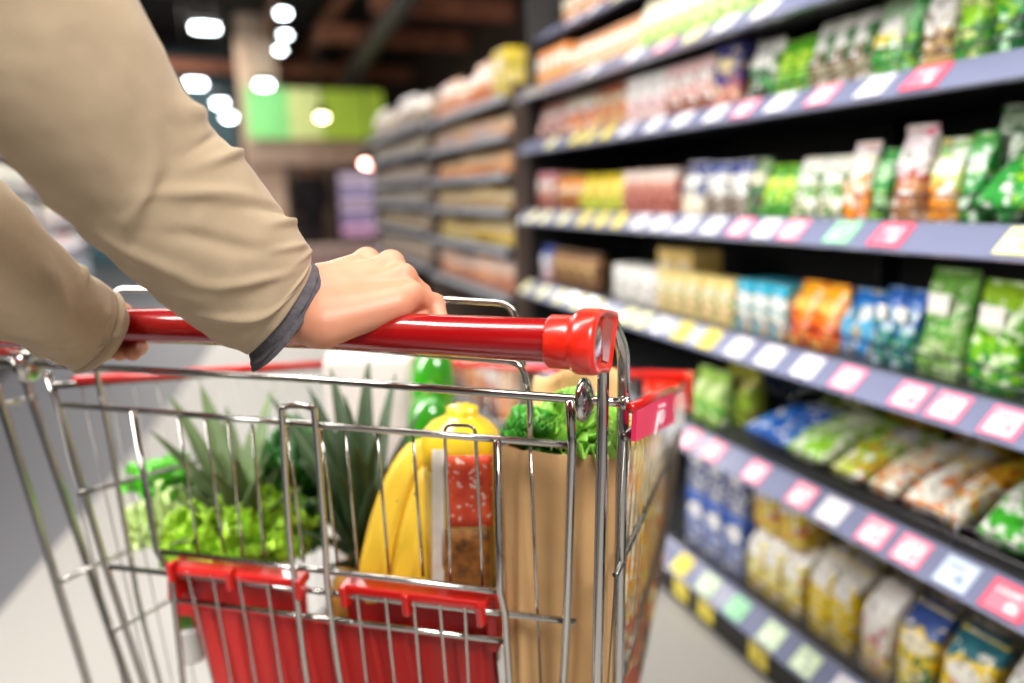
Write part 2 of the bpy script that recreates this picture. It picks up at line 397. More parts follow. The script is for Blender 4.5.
# ------------------------------------------------------------------ packages
ORD = ['first', 'second', 'third', 'fourth', 'fifth', 'sixth', 'seventh', 'eighth', 'ninth', 'tenth', 'eleventh', 'twelfth', 'thirteenth', 'fourteenth', 'fifteenth', 'sixteenth']
def pouch_mesh(w, h, d, seed, nu=12, nv=14):
    """pillow pouch standing on its base; front faces -X"""
    rs = random.Random(seed); ph = [rs.uniform(0, 6) for _ in range(6)]
    mb = MB(); P = []
    for j in range(nv + 1):
        v = j / nv; ring = []
        prof = min(1, (1 - v) / .45) ** .7 if v > .55 else 1.0
        prof = max(prof, .06) * (.86 + .14 * math.sin(PI * min(v * 2, 1)))
        for i in range(2 * nu):
            a = 2 * PI * i / (2 * nu); cx, cy = math.cos(a), math.sin(a)
            yy = math.copysign(abs(cx) ** .55, cx) * w / 2 * (1 - .05 * math.sin(PI * v)); xx = math.copysign(abs(cy) ** .8, cy) * d / 2 * prof
            cr = .05 * d * math.sin(9 * v + 3 * cx + ph[0]) + .05 * d * math.sin(14 * cx + 5 * v + ph[1])
            ring.append((xx + cr * (abs(cy)), yy + .02 * w * math.sin(7 * v + ph[2]), v * h + .012 * h * math.sin(5 * cx + ph[3]) * v))
        P.append(ring)
    mb.grid(P, closed_v=True, cap0=True, cap1=True); return mb.mesh('pouch')
def seal_mesh(w, h, d):
    mb = MB(); P = []
    for j in range(4):
        z = h * (.985 + .035 * j / 1.0 * .6)
        P.append([((.002 if k < 9 else -.002) + .002 * math.sin(6 * ((k if k < 9 else 17 - k) / 8)) , (-.5 + ((k if k < 9 else 17 - k) / 8)) * w * .98, z) for k in range(18)])
    mb.grid(P, closed_v=True, cap0=True, cap1=True); return mb.mesh('seal')
def box_mesh(w, h, d, bev=.004):
    mb = MB(); mb.box((-d / 2, -w / 2, 0), (d / 2, w / 2, h), bev=bev); return mb.mesh('carton')
def flap_mesh(w, h, d):
    mb = MB(); mb.box((-d / 2 + .004, -w / 2 + .003, h), (d / 2 - .004, 0 - .001, h + .0025)); mb.box((-d / 2 + .004, .001, h), (d / 2 - .004, w / 2 - .003, h + .0025)); return mb.mesh('flaps')
def bag_mesh(w, h, d, seed):
    """block-bottom paper bag with a folded roof"""
    rs = random.Random(seed); ph = rs.uniform(0, 6); mb = MB(); P = []
    for j in range(13):
        v = j / 12; ring = []
        k = 1 if v < .78 else max(.1, 1 - (v - .78) / .22 * .9)
        for i in range(28):
            a = 2 * PI * i / 28; cx, cy = math.cos(a), math.sin(a)
            e = .35
            yy = math.copysign(abs(cx) ** e, cx) * w / 2; xx = math.copysign(abs(cy) ** e, cy) * d / 2 * k * (1 + .1 * math.sin(PI * v) )
            ring.append((xx, yy * (1 + .03 * math.sin(8 * v + ph)), v * h))
        P.append(ring)
    mb.grid(P, closed_v=True, cap0=True, cap1=True); return mb.mesh('block_bag')
def roll_mesh(w, h, d):
    mb = MB(); mb.box((-.008, -w / 2 * .96, h * .97), (.012, w / 2 * .96, h * 1.03), bev=.003); return mb.mesh('fold')
def jar_mesh(w, h, d):
    mb = MB(); r = w / 2
    mb.lathe((0, 0, 0), (0, 0, 1), [(r * .85, 0), (r, .006), (r, h * .68), (r * .95, h * .76), (r * .72, h * .84), (r * .72, h * .86)], 20); return mb.mesh('jar')
def lid_mesh(w, h, d):
    mb = MB(); r = w / 2; mb.lathe((0, 0, 0), (0, 0, 1), [(r * .76, h * .86), (r * .82, h * .87), (r * .82, h * .98), (r * .76, h)], 20); return mb.mesh('lid')
def label_mesh(w, h, d, k=.46, z0=.64, z1=.83):
    mb = MB(); P = []
    for j in range(5):
        z = h * (z0 + (z1 - z0) * j / 4)
        P.append([(-d / 2 * 1.0 * (1 - .4 * ((i - 4) / 4 * k) ** 2) - .002, (i - 4) / 8 * k * w, z) for i in range(9)])
    mb.grid(P); o = mb.mesh('label'); return o
def lying_mesh(w, l, t, seed):
    """pillow pouch lying on its back: w along Y, l along X, t high"""
    rs = random.Random(seed); ph = [rs.uniform(0, 6) for _ in range(4)]; mb = MB(); P = []
    for j in range(17):
        v = j / 16; k = max(.04, math.sin(PI * min(max(v, .02), .98)) ** .45); ring = []
        for i in range(24):
            a = 2 * PI * i / 24; cx, cz = math.cos(a), math.sin(a)
            zz = (math.copysign(abs(cz) ** .8, cz) * .5 * k + .5) * t + .06 * t * math.sin(8 * v + 4 * cx + ph[0]) * max(cz, 0)
            ring.append(((v - .5) * l, math.copysign(abs(cx) ** .6, cx) * w / 2 * (.94 + .06 * math.sin(11 * v + ph[1])), zz))
        P.append(ring)
    mb.grid(P, closed_v=True, cap0=True, cap1=True); return mb.mesh('lying_pouch')

def mesh_obj(name, me, mats, parent=None):
    o = bpy.data.objects.new(name, me); C.objects.link(o)
    if mats is not None and not me.materials: me.materials.append(mats)
    if parent is not None: o.parent = parent
    return o
SEED = [0]
NAMES = {'pouch': 'snack_pouch', 'box': 'carton', 'bag': 'paper_bag_pack', 'jar': 'jar', 'lying': 'lying_pouch'}
CATS = {'pouch': 'pouch', 'box': 'carton', 'bag': 'bag', 'jar': 'jar', 'lying': 'pouch'}
def make_pack(kind, w, h, d, mat, parts=True, lab=None, topcol=None):
    SEED[0] += 1; s = SEED[0]
    if kind == 'pouch':
        o = mesh_obj('snack_pouch', pouch_mesh(w, h, d, s), mat)
        if parts: mesh_obj('top_seal', seal_mesh(w, h, d), topcol or mat, o)
    elif kind == 'box':
        o = mesh_obj('carton', box_mesh(w, h, d), mat)
        if parts: mesh_obj('lid_flaps', flap_mesh(w, h, d), topcol or mat, o)
    elif kind == 'bag':
        o = mesh_obj('paper_bag_pack', bag_mesh(w, h, d, s), mat)
        if parts: mesh_obj('folded_top', roll_mesh(w, h, d), topcol or mat, o)
    elif kind == 'jar':
        o = mesh_obj('jar', jar_mesh(w, h, d), mat)
        if parts: mesh_obj('lid', lid_mesh(w, h, d), topcol or mat, o)
    else:
        o = mesh_obj('lying_pouch', lying_mesh(w, h, d, s), mat)
    if lab is not None and kind in ('pouch', 'bag', 'box'): mesh_obj('label', label_mesh(w, h, d), lab, o)
    return o
def copy_pack(o):
    c = o.copy(); C.objects.link(c)
    for ch in o.children:
        q = ch.copy(); q.parent = c; C.objects.link(q)
    return c
white_lab = simple('white_label', '#f2efe9', .4, var=.06, vscale=60)
col_cache = {}
def solid(c):
    if c not in col_cache: col_cache[c] = simple('pack_film', c, .35, coat=.3)
    return col_cache[c]

# shelf rows of the near unit: top of board, front x of the packages
ROW = {'T': (1.640, 1.17), 'A': (1.437, 1.09), 'B': (1.257, 1.09), 'C': (1.015, 1.09), 'D': (.755, 1.09), 'E': (.492, 1.09), 'F': (.145, 1.09)}
PHR = {'T': 'topmost shelf', 'A': 'second shelf from top', 'B': 'third shelf from top', 'C': 'fourth shelf from top', 'D': 'fifth shelf from top',
       'E': 'sixth shelf from top', 'F': 'bottom shelf'}
def run(row, desc, kind, x0, x1, ybase, n, h, d, mat, lab=None, topcol=None, cat=None, xoff=0.0, lean=0.0, zoff=0.0, grp=True, jit=.004):
    """n equal packages between the photo columns x0..x1 standing on a shelf row"""
    zt, X = ROW[row]; X = X + xoff
    ya, yb = onX(x1, ybase, X)[1], onX(x0, ybase, X)[1]
    w = (yb - ya) / n; first = None
    for i in range(n):
        o = make_pack(kind, w * .95, h, d, mat, True, lab, topcol) if first is None else copy_pack(first)
        first = first or o
        yc = ya + w * (i + .5)
        o.location = (X + d / 2 + random.uniform(0, jit) if kind != 'lying' else X + h / 2 * math.cos(lean), yc, zt + zoff)
        if kind == 'lying':
            o.rotation_euler = (0, -lean, random.uniform(-.08, .08)); o.location.z += h / 2 * math.sin(abs(lean))
        else: o.rotation_euler = (0, 0, random.uniform(-.05, .05) if kind != 'box' else random.uniform(-.015, .015))
        ph = PHR[row]
        lb = '%s, alone in its row on the %s' % (desc, ph) if n == 1 else '%s, %s from near end, %s' % (desc, ORD[i], ph)
        if n == 1: lb = '%s on the %s' % (desc, ph)
        o['label'] = lb; o['category'] = cat or CATS[kind]
        if n > 1: o['group'] = '%s packages %s' % (' '.join(desc.split()[:2]), ph)
    return first
def pm(*a, **k): return pack_mat(*a, **k)

# ------------------------------------------------------------------ the near shelf unit
Y0, Y1 = -0.5, 2.50
unit_ = empty('shelf_unit', (1.3, 1.0, 0), 'tall black steel shelf unit holding the near bright price rails', 'shelving unit')
g = MB(); g.box((1.52, Y0, 0), (1.56, Y1, 1.95)); g.build('back_panel', black_m, unit_)
for yy_ in (Y1 - .02, 1.28, .1):
    g = MB(); g.box((1.45, yy_, 0), (1.52, yy_ + .04, 1.98), bev=.003); g.build('upright', black_m, unit_)
g = MB(); g.box((1.06, Y1 - .012, .02), (1.5, Y1, 1.9)); g.build('end_panel', black_m, unit_)
pl = MB(); pl.box((1.035, Y0, 0.0), (1.5, Y1, .100), bev=.004); pl_o = pl.build('plinth', plinth_m, unit_)

def tag_mat(bg, border, ink, bw=.09):
    m, nt, b = new_mat('price_tag_print'); tc = N(nt, 'ShaderNodeTexCoord'); sp = N(nt, 'ShaderNodeSeparateXYZ'); L(nt, tc.outputs['Generated'], sp.inputs[0])
    def edge(o): return math_(nt, 'GREATER_THAN', math_(nt, 'ABSOLUTE', math_(nt, 'SUBTRACT', o, .5)), .5 - bw)
    e = math_(nt, 'MAXIMUM', edge(sp.outputs[1]), edge(sp.outputs[2]))
    col = mix_(nt, e, lin(bg), lin(border))
    nn = N(nt, 'ShaderNodeTexNoise', Scale=260.0, Detail=1.0); L(nt, tc.outputs['Object'], nn.inputs['Vector'])
    w1 = math_(nt, 'MULTIPLY', math_(nt, 'LESS_THAN', math_(nt, 'ABSOLUTE', math_(nt, 'SUBTRACT', sp.outputs[1], .34)), .14), math_(nt, 'LESS_THAN', math_(nt, 'ABSOLUTE', math_(nt, 'SUBTRACT', sp.outputs[2], .36)), .16))
    w2 = math_(nt, 'MULTIPLY', math_(nt, 'LESS_THAN', math_(nt, 'ABSOLUTE', math_(nt, 'SUBTRACT', sp.outputs[1], .55)), .3), math_(nt, 'LESS_THAN', math_(nt, 'ABSOLUTE', math_(nt, 'SUBTRACT', sp.outputs[2], .72)), .07))
    k = math_(nt, 'MULTIPLY', math_(nt, 'MAXIMUM', w1, w2), math_(nt, 'GREATER_THAN', nn.outputs[0], .47))
    col = mix_(nt, k, col, lin(ink)); L(nt, col, b.inputs['Base Color']); b.inputs['Roughness'].default_value = .4
    return m
TAG = {'w': tag_mat('#e9e6ea', '#d4d0d8', '#8a8a90'), 'p': tag_mat('#f4dfe6', '#ee7892', '#c02850', .13), 'r': tag_mat('#f27a8c', '#ee4460', '#fbe4e8'),
       'y': tag_mat('#f0de5c', '#e8d24a', '#8a7a20'), 'g': tag_mat('#a6dcb4', '#8ed0a0', '#5c9a70'), 'l': tag_mat('#dcead0', '#c8e0b0', '#8aa080'),
       'k': tag_mat('#efe9b8', '#e6dfa0', '#9a9060'), 'b': tag_mat('#c8d4e4', '#b4c2d8', '#7080a0')}
RAILS = {
 'A': [(600, 63, 'w'), (640, 50, 'w'), (668, 42, 'p'), (700, 30, 'k'), (735, 15, 'w'), (770, 6, 'w')],
 'B': [(548, 147, 'k'), (575, 140, 'y'), (588, 138, 'y'), (607, 134, 'y'), (627, 130, 'w'), (655, 125, 'w'), (683, 120, 'w'), (715, 116, 'w'), (748, 107, 'p'), (783, 101, 'w'), (825, 94, 'p'), (878, 84, 'w'), (930, 74, 'r')],
 'C': [(535, 214, 'k'), (548, 215, 'k'), (567, 216, 'k'), (587, 217, 'y'), (604, 218, 'y'), (622, 219, 'y'), (643, 220, 'w'), (663, 221, 'w'), (690, 223, 'w'), (716, 224, 'w'), (743, 226, 'p'), (768, 228, 'w'), (794, 230, 'p'), (843, 233, 'g'), (891, 236, 'r'), (1022, 243, 'k')],
 'D': [(532, 282, 'k'), (548, 287, 'k'), (565, 293, 'k'), (583, 299, 'k'), (600, 304, 'k'), (630, 314, 'k'), (645, 318, 'k'), (662, 325, 'w'), (684, 331, 'y'), (709, 340, 'y'), (739, 349, 'w'), (770, 358, 'w'), (805, 371, 'w'), (846, 382, 'p'), (906, 402, 'p'), (944, 414, 'p'), (1000, 430, 'p')],
 'E': [(692, 438, 'p'), (714, 452, 'p'), (755, 474, 'p'), (799, 500, 'p'), (829, 517, 'w'), (869, 541, 'p'), (905, 560, 'p'), (950, 584, 'b'), (1000, 612, 'r')],
 'F': [(683, 565, 'y'), (708, 586, 'l'), (736, 611, 'g'), (768, 641, 'l'), (802, 668, 'l'), (838, 700, 'w')],
 'T': [(580, 22, 'w'), (604, 12, 'k'), (560, 33, 'w')]}
RDESC = {'T': 'short topmost shelf with pale price rail near the ceiling', 'A': 'second shelf from the top, price rail of mostly white tags',
 'B': 'third shelf from top, grey-blue price rail ending in one red tag', 'C': 'shelf level with the eye, its rail holding a green and a red tag',
 'D': 'shelf below handle height, yellow then white then pink-edged price tags', 'E': 'lowest shelf but one, price rail of pink-edged tags',
 'F': 'bottom shelf, price rail of yellow and pale green tags above the plinth'}
FENCE = {'B': (-.5, 1.3), 'C': (-.5, 1.0), 'D': (-.5, 1.15), 'E': (-.5, 1.35), 'F': (-.5, 1.6)}
wire_m = simple('fence_wire', (.6, .6, .62), .25, 1.0)
for r, (zt, X) in ROW.items():
    xo = .08 if r == 'T' else 0.0
    x0 = 1.0 + xo; ya = Y0 if r != 'T' else 1.3
    t = empty('shelf', (1.28 + xo / 2, 1.0, zt - .03), RDESC[r], 'shelf')
    g = MB(); g.box((x0 + .05, ya, zt - .028), (1.518, Y1 - .015, zt), bev=.002); g.build('board', board_m, t)
    g = MB(); zb = zt - .042
    prof = [(x0 + .004, zb - .004), (x0, zb), (x0 + .0065, zb + .004), (x0 + .0435, zb + .041), (x0 + .05, zb + .045), (x0 + .062, zb + .042), (x0 + .056, zb + .012), (x0 + .02, zb - .004)]
    g.grid([[(p[0], y, p[1]) for p in prof] for y in (ya, Y1 - .015)], closed_v=True, cap0=True, cap1=True, flat=True); g.build('price_rail', rail_m, t)
    nrm = unit((-.045, 0, .05)); up = unit((.05, 0, .045)); cface = np.array([x0 + .025, 0, zb + .0225])
    for px, py, k in RAILS[r]:
        p = onP(px, py, cface, nrm); w = .027 if k != 'r' else .031
        if r in 'ABC' and px < 640: w = .022
        g = MB(); c = np.array([cface[0], p[1], cface[2]]) + nrm * .0022
        g.obox(c, nrm * .0012, (0, w, 0), up * .026); g.build('price_tag', TAG[k], t)
    if r in FENCE:
        for i, hh in enumerate((.022, .045)):
            g = MB(); g.tube([(1.066 + xo, FENCE[r][0], zt + hh), (1.066 + xo, FENCE[r][1], zt + hh)], .0022, 8); g.build('fence_wire', wire_m, t)
        for yy_ in np.linspace(FENCE[r][0] + .05, FENCE[r][1] - .003, 4):
            g = MB(); g.tube([(1.066 + xo, yy_, zt - .004), (1.066 + xo, yy_, zt + .046)], .0022, 8); g.build('fence_post', wire_m, t)
for px, py, k in [(681, 583, 'y'), (705, 620, 'y'), (757, 668, 'y')]:
    p = onX(px, py, 1.033); g = MB(); g.box((1.0325, p[1] - .03, .018), (1.0350, p[1] + .03, .092)); g.build('plinth_tag', TAG[k], unit_)

BR, TAN, RED, CRE, GRN, LIM, DGR, YEL, ORA, BLU, TUR, WHT, PNK = '#7a4a34', '#c9a46a', '#a8443a', '#e8dcc0', '#2f9a3a', '#8ec926', '#14602c', '#e8c818', '#f08a1c', '#1c58b4', '#28a0c0', '#f2f0ea', '#d890a0'
# topmost shelf
run('T', 'tan and white carton', 'box', 562, 640, 15, 8, .09, .1, pm(CRE, TAN, ORA, WHT, RED, seed=1))
# second shelf
run('A', 'orange and cream carton', 'box', 536, 566, 85, 4, .12, .1, pm(ORA, CRE, TAN, WHT, ORA, seed=2))
run('A', 'peach pouch with reddish print', 'pouch', 566, 636, 65, 7, .11, .07, pm('#e8a878', '#d88a60', TAN, WHT, RED, seed=3))
run('A', 'cream and pale green pouch', 'pouch', 636, 762, 25, 9, .13, .07, pm(CRE, '#d8d8a0', '#a8b878', WHT, LIM, seed=4))
# third shelf
run('B', 'dark blue carton with pink print', 'box', 517, 530, 150, 2, .12, .1, pm(BLU, '#34457e', PNK, WHT, PNK, seed=5))
run('B', 'pinkish brown pouch', 'pouch', 530, 560, 143, 3, .125, .07, pm('#d89a88', '#b86a58', BR, WHT, RED, seed=6))
run('B', 'reddish pouch with pale band', 'pouch', 560, 590, 138, 2, .125, .07, pm(CRE, '#c4624a', BR, WHT, ORA, seed=7))
run('B', 'orange brown pouch with red top', 'pouch', 590, 624, 130, 2, .13, .07, pm('#d86a50', '#c87a3a', TAN, CRE, RED, seed=8))
run('B', 'white cup carton with rosy print', 'box', 626, 664, 122, 3, .125, .1, pm(WHT, '#e0d4d4', '#b8988c', WHT, PNK, seed=9))
run('B', 'rosy white carton with brown base', 'box', 664, 712, 112, 3, .125, .1, pm('#e8c0bc', '#d8a8a0', BR, WHT, RED, seed=10))
run('B', 'navy carton with rosy picture', 'box', 712, 738, 104, 1, .14, .1, pm('#3a3f86', '#3a3f86', '#b87a70', '#e8d8a8', RED, seed=11))
run('B', 'dark green pouch with white top', 'pouch', 742, 770, 102, 1, .125, .07, pm(WHT, '#3c6a3c', '#4a5a3c', WHT, GRN, seed=12))
run('B', 'bright lime green pouch', 'pouch', 770, 803, 96, 2, .11, .07, pm('#5ab428', LIM, '#6aa83a', '#b8e04a', GRN, seed=13))
run('B', 'green pouch with white label', 'pouch', 803, 862, 88, 3, .125, .07, pm(WHT, '#4a8a4a', '#a8a080', WHT, BR, seed=14))
run('B', 'green pouch with yellow middle', 'pouch', 864, 898, 76, 1, .13, .07, pm('#b8dcb0', YEL, '#5a9a3a', WHT, GRN, seed=15, bands=(.45, .6)))
run('B', 'plain dark green pouch', 'pouch', 898, 912, 70, 1, .14, .07, pm(GRN, '#2a8c34', '#1c7030', '#9ad89a', LIM, seed=16))
run('B', 'cream white pouch with tan base', 'pouch', 912, 946, 66, 1, .15, .07, pm(WHT, '#e8e4dc', TAN, WHT, '#a07a5a', seed=17))
run('B', 'lime and yellow green pouch', 'pouch', 946, 982, 58, 1, .15, .07, pm('#a8cc3a', LIM, '#5a8a3a', '#d8e890', GRN, seed=18))
run('B', 'green pouch with pale spots', 'pouch', 982, 1062, 50, 2, .15, .07, pm('#30a048', GRN, DGR, '#b8e0b8', LIM, seed=19))
run('B', 'pale green pouch past the spotted ones', 'pouch', 1066, 1190, 40, 2, .15, .07, pm('#c8dcb8', '#8ab84a', GRN, WHT, LIM, seed=81))
run('B', 'green and white end pouch', 'pouch', 1194, 1400, 20, 2, .15, .07, pm(WHT, GRN, DGR, WHT, LIM, seed=82))
# shelf at handle height
run('C', 'blue carton with pale base', 'box', 515, 535, 206, 3, .13, .1, pm('#3448a0', '#42529a', CRE, WHT, PNK, seed=20))
run('C', 'pink and brown carton', 'box', 535, 553, 206, 2, .13, .1, pm(PNK, '#c88878', BR, WHT, RED, seed=21))
run('C', 'golden brown jar', 'jar', 553, 577, 207, 2, .12, .1, pm(ORA, '#b87834', BR, CRE, ORA, seed=22), topcol=solid('#b89040'))
run('C', 'yellow pouch with olive base', 'pouch', 577, 622, 208, 3, .11, .07, pm(YEL, '#d8b428', '#9aa428', '#f0e070', LIM, seed=23))
run('C', 'red brown carton with white lid', 'box', 622, 674, 210, 4, .115, .1, pm('#e0d0c4', '#a85a4c', '#8a4438', '#d8a090', RED, seed=24))
run('C', 'navy pouch with white picture', 'pouch', 676, 700, 212, 1, .125, .07, pm('#28408c', '#3a4c7c', CRE, WHT, '#c8c0b0', seed=25))
run('C', 'white and slate pouch', 'pouch', 700, 742, 213, 2, .12, .07, pm('#304a9a', '#c4c4c0', '#7a6a5a', WHT, '#5a5048', seed=26))
run('C', 'dark olive green pouch', 'pouch', 742, 758, 214, 1, .12, .07, pm('#7ca06a', '#2f5a34', '#4a4a38', CRE, GRN, seed=27))
run('C', 'lime pouch with bright leaf print', 'pouch', 758, 788, 214, 2, .105, .07, pm('#4aa028', '#a4d420', '#5a9a30', '#cce85a', GRN, seed=28))
run('C', 'green pouch with white head', 'pouch', 788, 836, 216, 2, .115, .07, pm(WHT, '#6aa04a', '#4a7a3a', WHT, CRE, seed=29))
run('C', 'white pouch with orange lower half', 'pouch', 838, 862, 218, 1, .135, .07, pm('#e8dce8', '#f4ead8', ORA, WHT, ORA, seed=30, bands=(.42, .85)))
run('C', 'slim green pouch', 'pouch', 863, 882, 219, 1, .12, .07, pm('#3a9a40', '#2c8a3a', '#3a6a34', '#a8d8a0', LIM, seed=31))
run('C', 'tall pink and white pouch', 'pouch', 884, 917, 220, 1, .155, .07, pm('#e87898', '#f6e8ec', '#c08a5a', WHT, RED, seed=32, bands=(.42, .9)))
run('C', 'pale green pouch with orange base', 'pouch', 918, 950, 222, 1, .13, .07, pm('#a8d890', '#c8d87a', '#e8a040', WHT, ORA, seed=33))
run('C', 'deep green pouch with glossy folds', 'pouch', 950, 974, 224, 1, .135, .07, pm('#5ab45a', '#2c9440', '#3a8040', '#d8ecd8', LIM, seed=34))
run('C', 'large green pouch with pale head', 'pouch', 974, 1010, 226, 1, .175, .07, pm('#c0d8b8', '#1f6c34', '#2c8a3c', '#e0ecd8', GRN, seed=35), xoff=.05)
run('C', 'green pouch slumped behind the wire', 'lying', 980, 1040, 228, 1, .16, .07, pm('#3cb03c', '#2ea03a', GRN, '#e4f0e0', LIM, seed=36, lying=True), lean=.5, xoff=-.015)
run('C', 'bright green end pouch', 'pouch', 1042, 1085, 230, 1, .14, .07, pm('#8cd04a', '#48b03c', GRN, '#e4f0e0', LIM, seed=37))
run('C', 'green pouch with yellow head', 'pouch', 1090, 1240, 232, 2, .15, .07, pm(YEL, '#4aa83c', GRN, WHT, LIM, seed=83))
run('C', 'white pouch with green base', 'pouch', 1245, 1480, 236, 2, .15, .07, pm(WHT, '#e0e8d8', GRN, WHT, LIM, seed=84))
# shelf below handle height
run('D', 'blue and pink jar', 'jar', 517, 545, 272, 3, .13, .1, pm(BLU, '#4458a0', '#b8889a', WHT, PNK, seed=38), topcol=solid('#2a3f8c'))
run('D', 'brown jar with tan label', 'jar', 545, 590, 285, 4, .125, .1, pm('#a07048', '#6a4a30', '#7a5a3c', TAN, BR, seed=39), topcol=solid('#6a5038'))
run('D', 'white carton with grey print', 'box', 612, 655, 297, 3, .105, .1, pm(WHT, '#e4e2de', '#c8c4bc', WHT, '#9a948c', seed=40))
run('D', 'tall tan carton behind the row', 'box', 655, 690, 305, 2, .16, .1, pm('#e0c070', '#d0ac58', TAN, CRE, '#b89048', seed=41), xoff=.06)
run('D', 'tan carton with green picture', 'box', 655, 733, 312, 5, .11, .055, pm('#e4cc80', '#c8b070', '#c0a068', CRE, '#7a9a4a', seed=42))
run('D', 'carton with turquoise top and tan base', 'box', 734, 784, 328, 3, .115, .1, pm('#28b0d0', '#c8d4cc', '#a8845c', WHT, '#5a98a8', seed=43))
run('D', 'orange snack pouch', 'pouch', 784, 832, 345, 2, .125, .08, pm('#f4ac18', ORA, '#e86a1c', '#f8c860', '#d84818', seed=44))
run('D', 'blue pouch with pale picture', 'pouch', 824, 866, 360, 2, .12, .08, pm('#1f6cc0', '#58b0dc', '#2c80c0', WHT, '#e8c050', seed=45), xoff=.02, lab=None)
run('D', 'deep blue pouch with white label', 'pouch', 866, 906, 372, 2, .135, .08, pm('#2460b8', '#1c549c', '#1a6a70', '#c0d8e8', GRN, seed=46), lab=white_lab)
run('D', 'grass green pouch with white label', 'pouch', 906, 954, 384, 1, .175, .08, pm('#78b848', '#5aa03c', '#78a850', '#c8dcb0', '#a8c088', seed=47), lab=white_lab)
run('D', 'lime green pouch with clear window', 'pouch', 954, 1012, 398, 1, .165, .08, pm('#a4d42c', '#5cb02a', '#2e9030', '#d8ecc0', LIM, seed=48), lab=white_lab)
run('D', 'glossy green pouch at the frame edge', 'pouch', 1012, 1062, 415, 1, .15, .08, pm('#8cc828', '#3ca030', GRN, '#d8ecc0', LIM, seed=49))
run('D', 'lime pouch past the glossy green one', 'pouch', 1068, 1220, 440, 2, .16, .08, pm('#b0d840', '#70b82c', GRN, WHT, LIM, seed=85))
run('D', 'yellow green end pouch', 'pouch', 1226, 1460, 480, 2, .16, .08, pm(YEL, '#98c030', GRN, WHT, LIM, seed=86))
# lowest shelf but one
run('E', 'pale lime pouch', 'pouch', 686, 716, 420, 2, .13, .08, pm('#a4d050', '#a8cc6a', '#8cb84a', '#d8e8a8', GRN, seed=50))
run('E', 'olive pouch in shade', 'pouch', 716, 745, 425, 2, .15, .08, pm('#a4a030', '#7a8428', '#6a7020', '#b8b060', LIM, seed=51), xoff=.06)
run('E', 'bright blue pouch with white oval', 'lying', 744, 792, 447, 1, .22, .075, pm('#1f68c8', '#1c60c0', '#1858b0', WHT, '#60a0e0', seed=52, lying=True, lz=.75), lean=.12)
run('E', 'lime green pouch with pale print', 'lying', 784, 826, 470, 1, .24, .075, pm('#a8d838', '#9cd030', '#88c428', '#e8f0c8', WHT, seed=53, lying=True), lean=.16)
run('E', 'lime and yellow fruit pouch', 'lying', 828, 864, 495, 1, .24, .07, pm('#b0d830', '#a8d428', '#c8d840', WHT, '#f0a040', seed=54, lying=True), lean=.18)
run('E', 'cream pouch with orange print', 'lying', 866, 898, 512, 1, .24, .07, pm('#d8dc90', '#e8e0c0', '#e0d8b8', WHT, ORA, seed=55, lying=True), lean=.2)
run('E', 'yellow and white pouch', 'lying', 900, 932, 530, 1, .25, .075, pm('#f0c820', '#f0dca0', '#e8e4d8', WHT, ORA, seed=56, lying=True), lean=.22)
run('E', 'orange pouch with yellow arc', 'lying', 934, 966, 552, 1, .25, .075, pm('#f0a020', '#e8a830', '#ece4d4', '#f8d040', '#d87818', seed=57, lying=True), lean=.24)
run('E', 'big green pouch with white lettering', 'lying', 972, 1030, 580, 1, .27, .085, pm('#2c8c30', '#50b83c', '#3cb028', '#eaf4e4', WHT, seed=58, lying=True), lean=.36)
run('E', 'yellow green pouch beside the green one', 'lying', 1036, 1085, 610, 1, .25, .08, pm('#a0b830', '#98b020', '#c8a850', CRE, TAN, seed=59, lying=True), lean=.3)
for i, (xa, xb, yb_, cc) in enumerate([(742, 800, 440, '#24507c'), (810, 870, 470, '#4a5a20'), (872, 930, 495, '#9a7a20'), (936, 985, 520, '#8a5a20')]):
    run('E', ['navy pouch lying behind the blue one', 'mossy pouch lying behind the lime one', 'golden pouch lying behind the cream one', 'amber pouch lying behind the orange one'][i], 'lying', xa, xb, yb_, 1, .18, .07, pm(cc, cc, cc, CRE, cc, seed=60 + i, lying=True), lean=.45, xoff=.24, zoff=.02)
# bottom shelf
run('F', 'blue carton with pale picture', 'box', 684, 742, 545, 3, .15, .12, pm('#2c5cb8', '#2850a4', '#8a90b0', WHT, '#3a68b8', seed=70))
fb = run('F', 'upper blue carton stacked on its twin', 'box', 684, 742, 545, 3, .13, .12, pm('#20489c', '#1c3c88', '#6a7498', WHT, '#b0a8a0', seed=71), zoff=.153, xoff=.0)
run('F', 'white topped yellow flour pack', 'bag', 744, 800, 580, 3, .15, .1, pm(WHT, '#e8dc8c', '#e0cc60', WHT, '#d8604a', seed=72))
run('F', 'upper yellow pack laid on the lower row', 'bag', 748, 800, 580, 2, .13, .09, pm(WHT, '#e0c838', '#d8bc20', WHT, '#d87050', seed=73), zoff=.155, xoff=.01)
run('F', 'yellow pack with blue round picture', 'bag', 804, 852, 628, 2, .175, .1, pm('#f0ece0', '#f0d010', '#ecc808', WHT, '#f0dc60', seed=74, lz=.75))
run('F', 'white pack with rosy flower print', 'bag', 856, 888, 660, 1, .175, .1, pm('#fbfaf6', '#f2eee4', '#e8d080', WHT, '#e07a80', seed=75))
run('F', 'bright yellow pack with round badge', 'bag', 890, 930, 690, 1, .18, .1, pm('#3a58a0', '#f0d010', '#e8dc70', '#f8f0d0', '#3a7a50', seed=76))
run('F', 'yellow pack with teal top', 'bag', 932, 985, 720, 1, .18, .1, pm('#2c7888', '#f0d020', '#e8c818', '#f8f4e8', '#d86a8a', seed=77))
run('F', 'white pack at the near end', 'bag', 988, 1060, 760, 1, .185, .1, pm('#fbfaf4', '#f4f0e4', '#e8c818', WHT, YEL, seed=78))
run('F', 'pale pack behind the yellow ones', 'bag', 820, 880, 610, 2, .19, .1, pm('#d8d4c8', '#b8a860', '#b89c30', WHT, YEL, seed=79), xoff=.13)
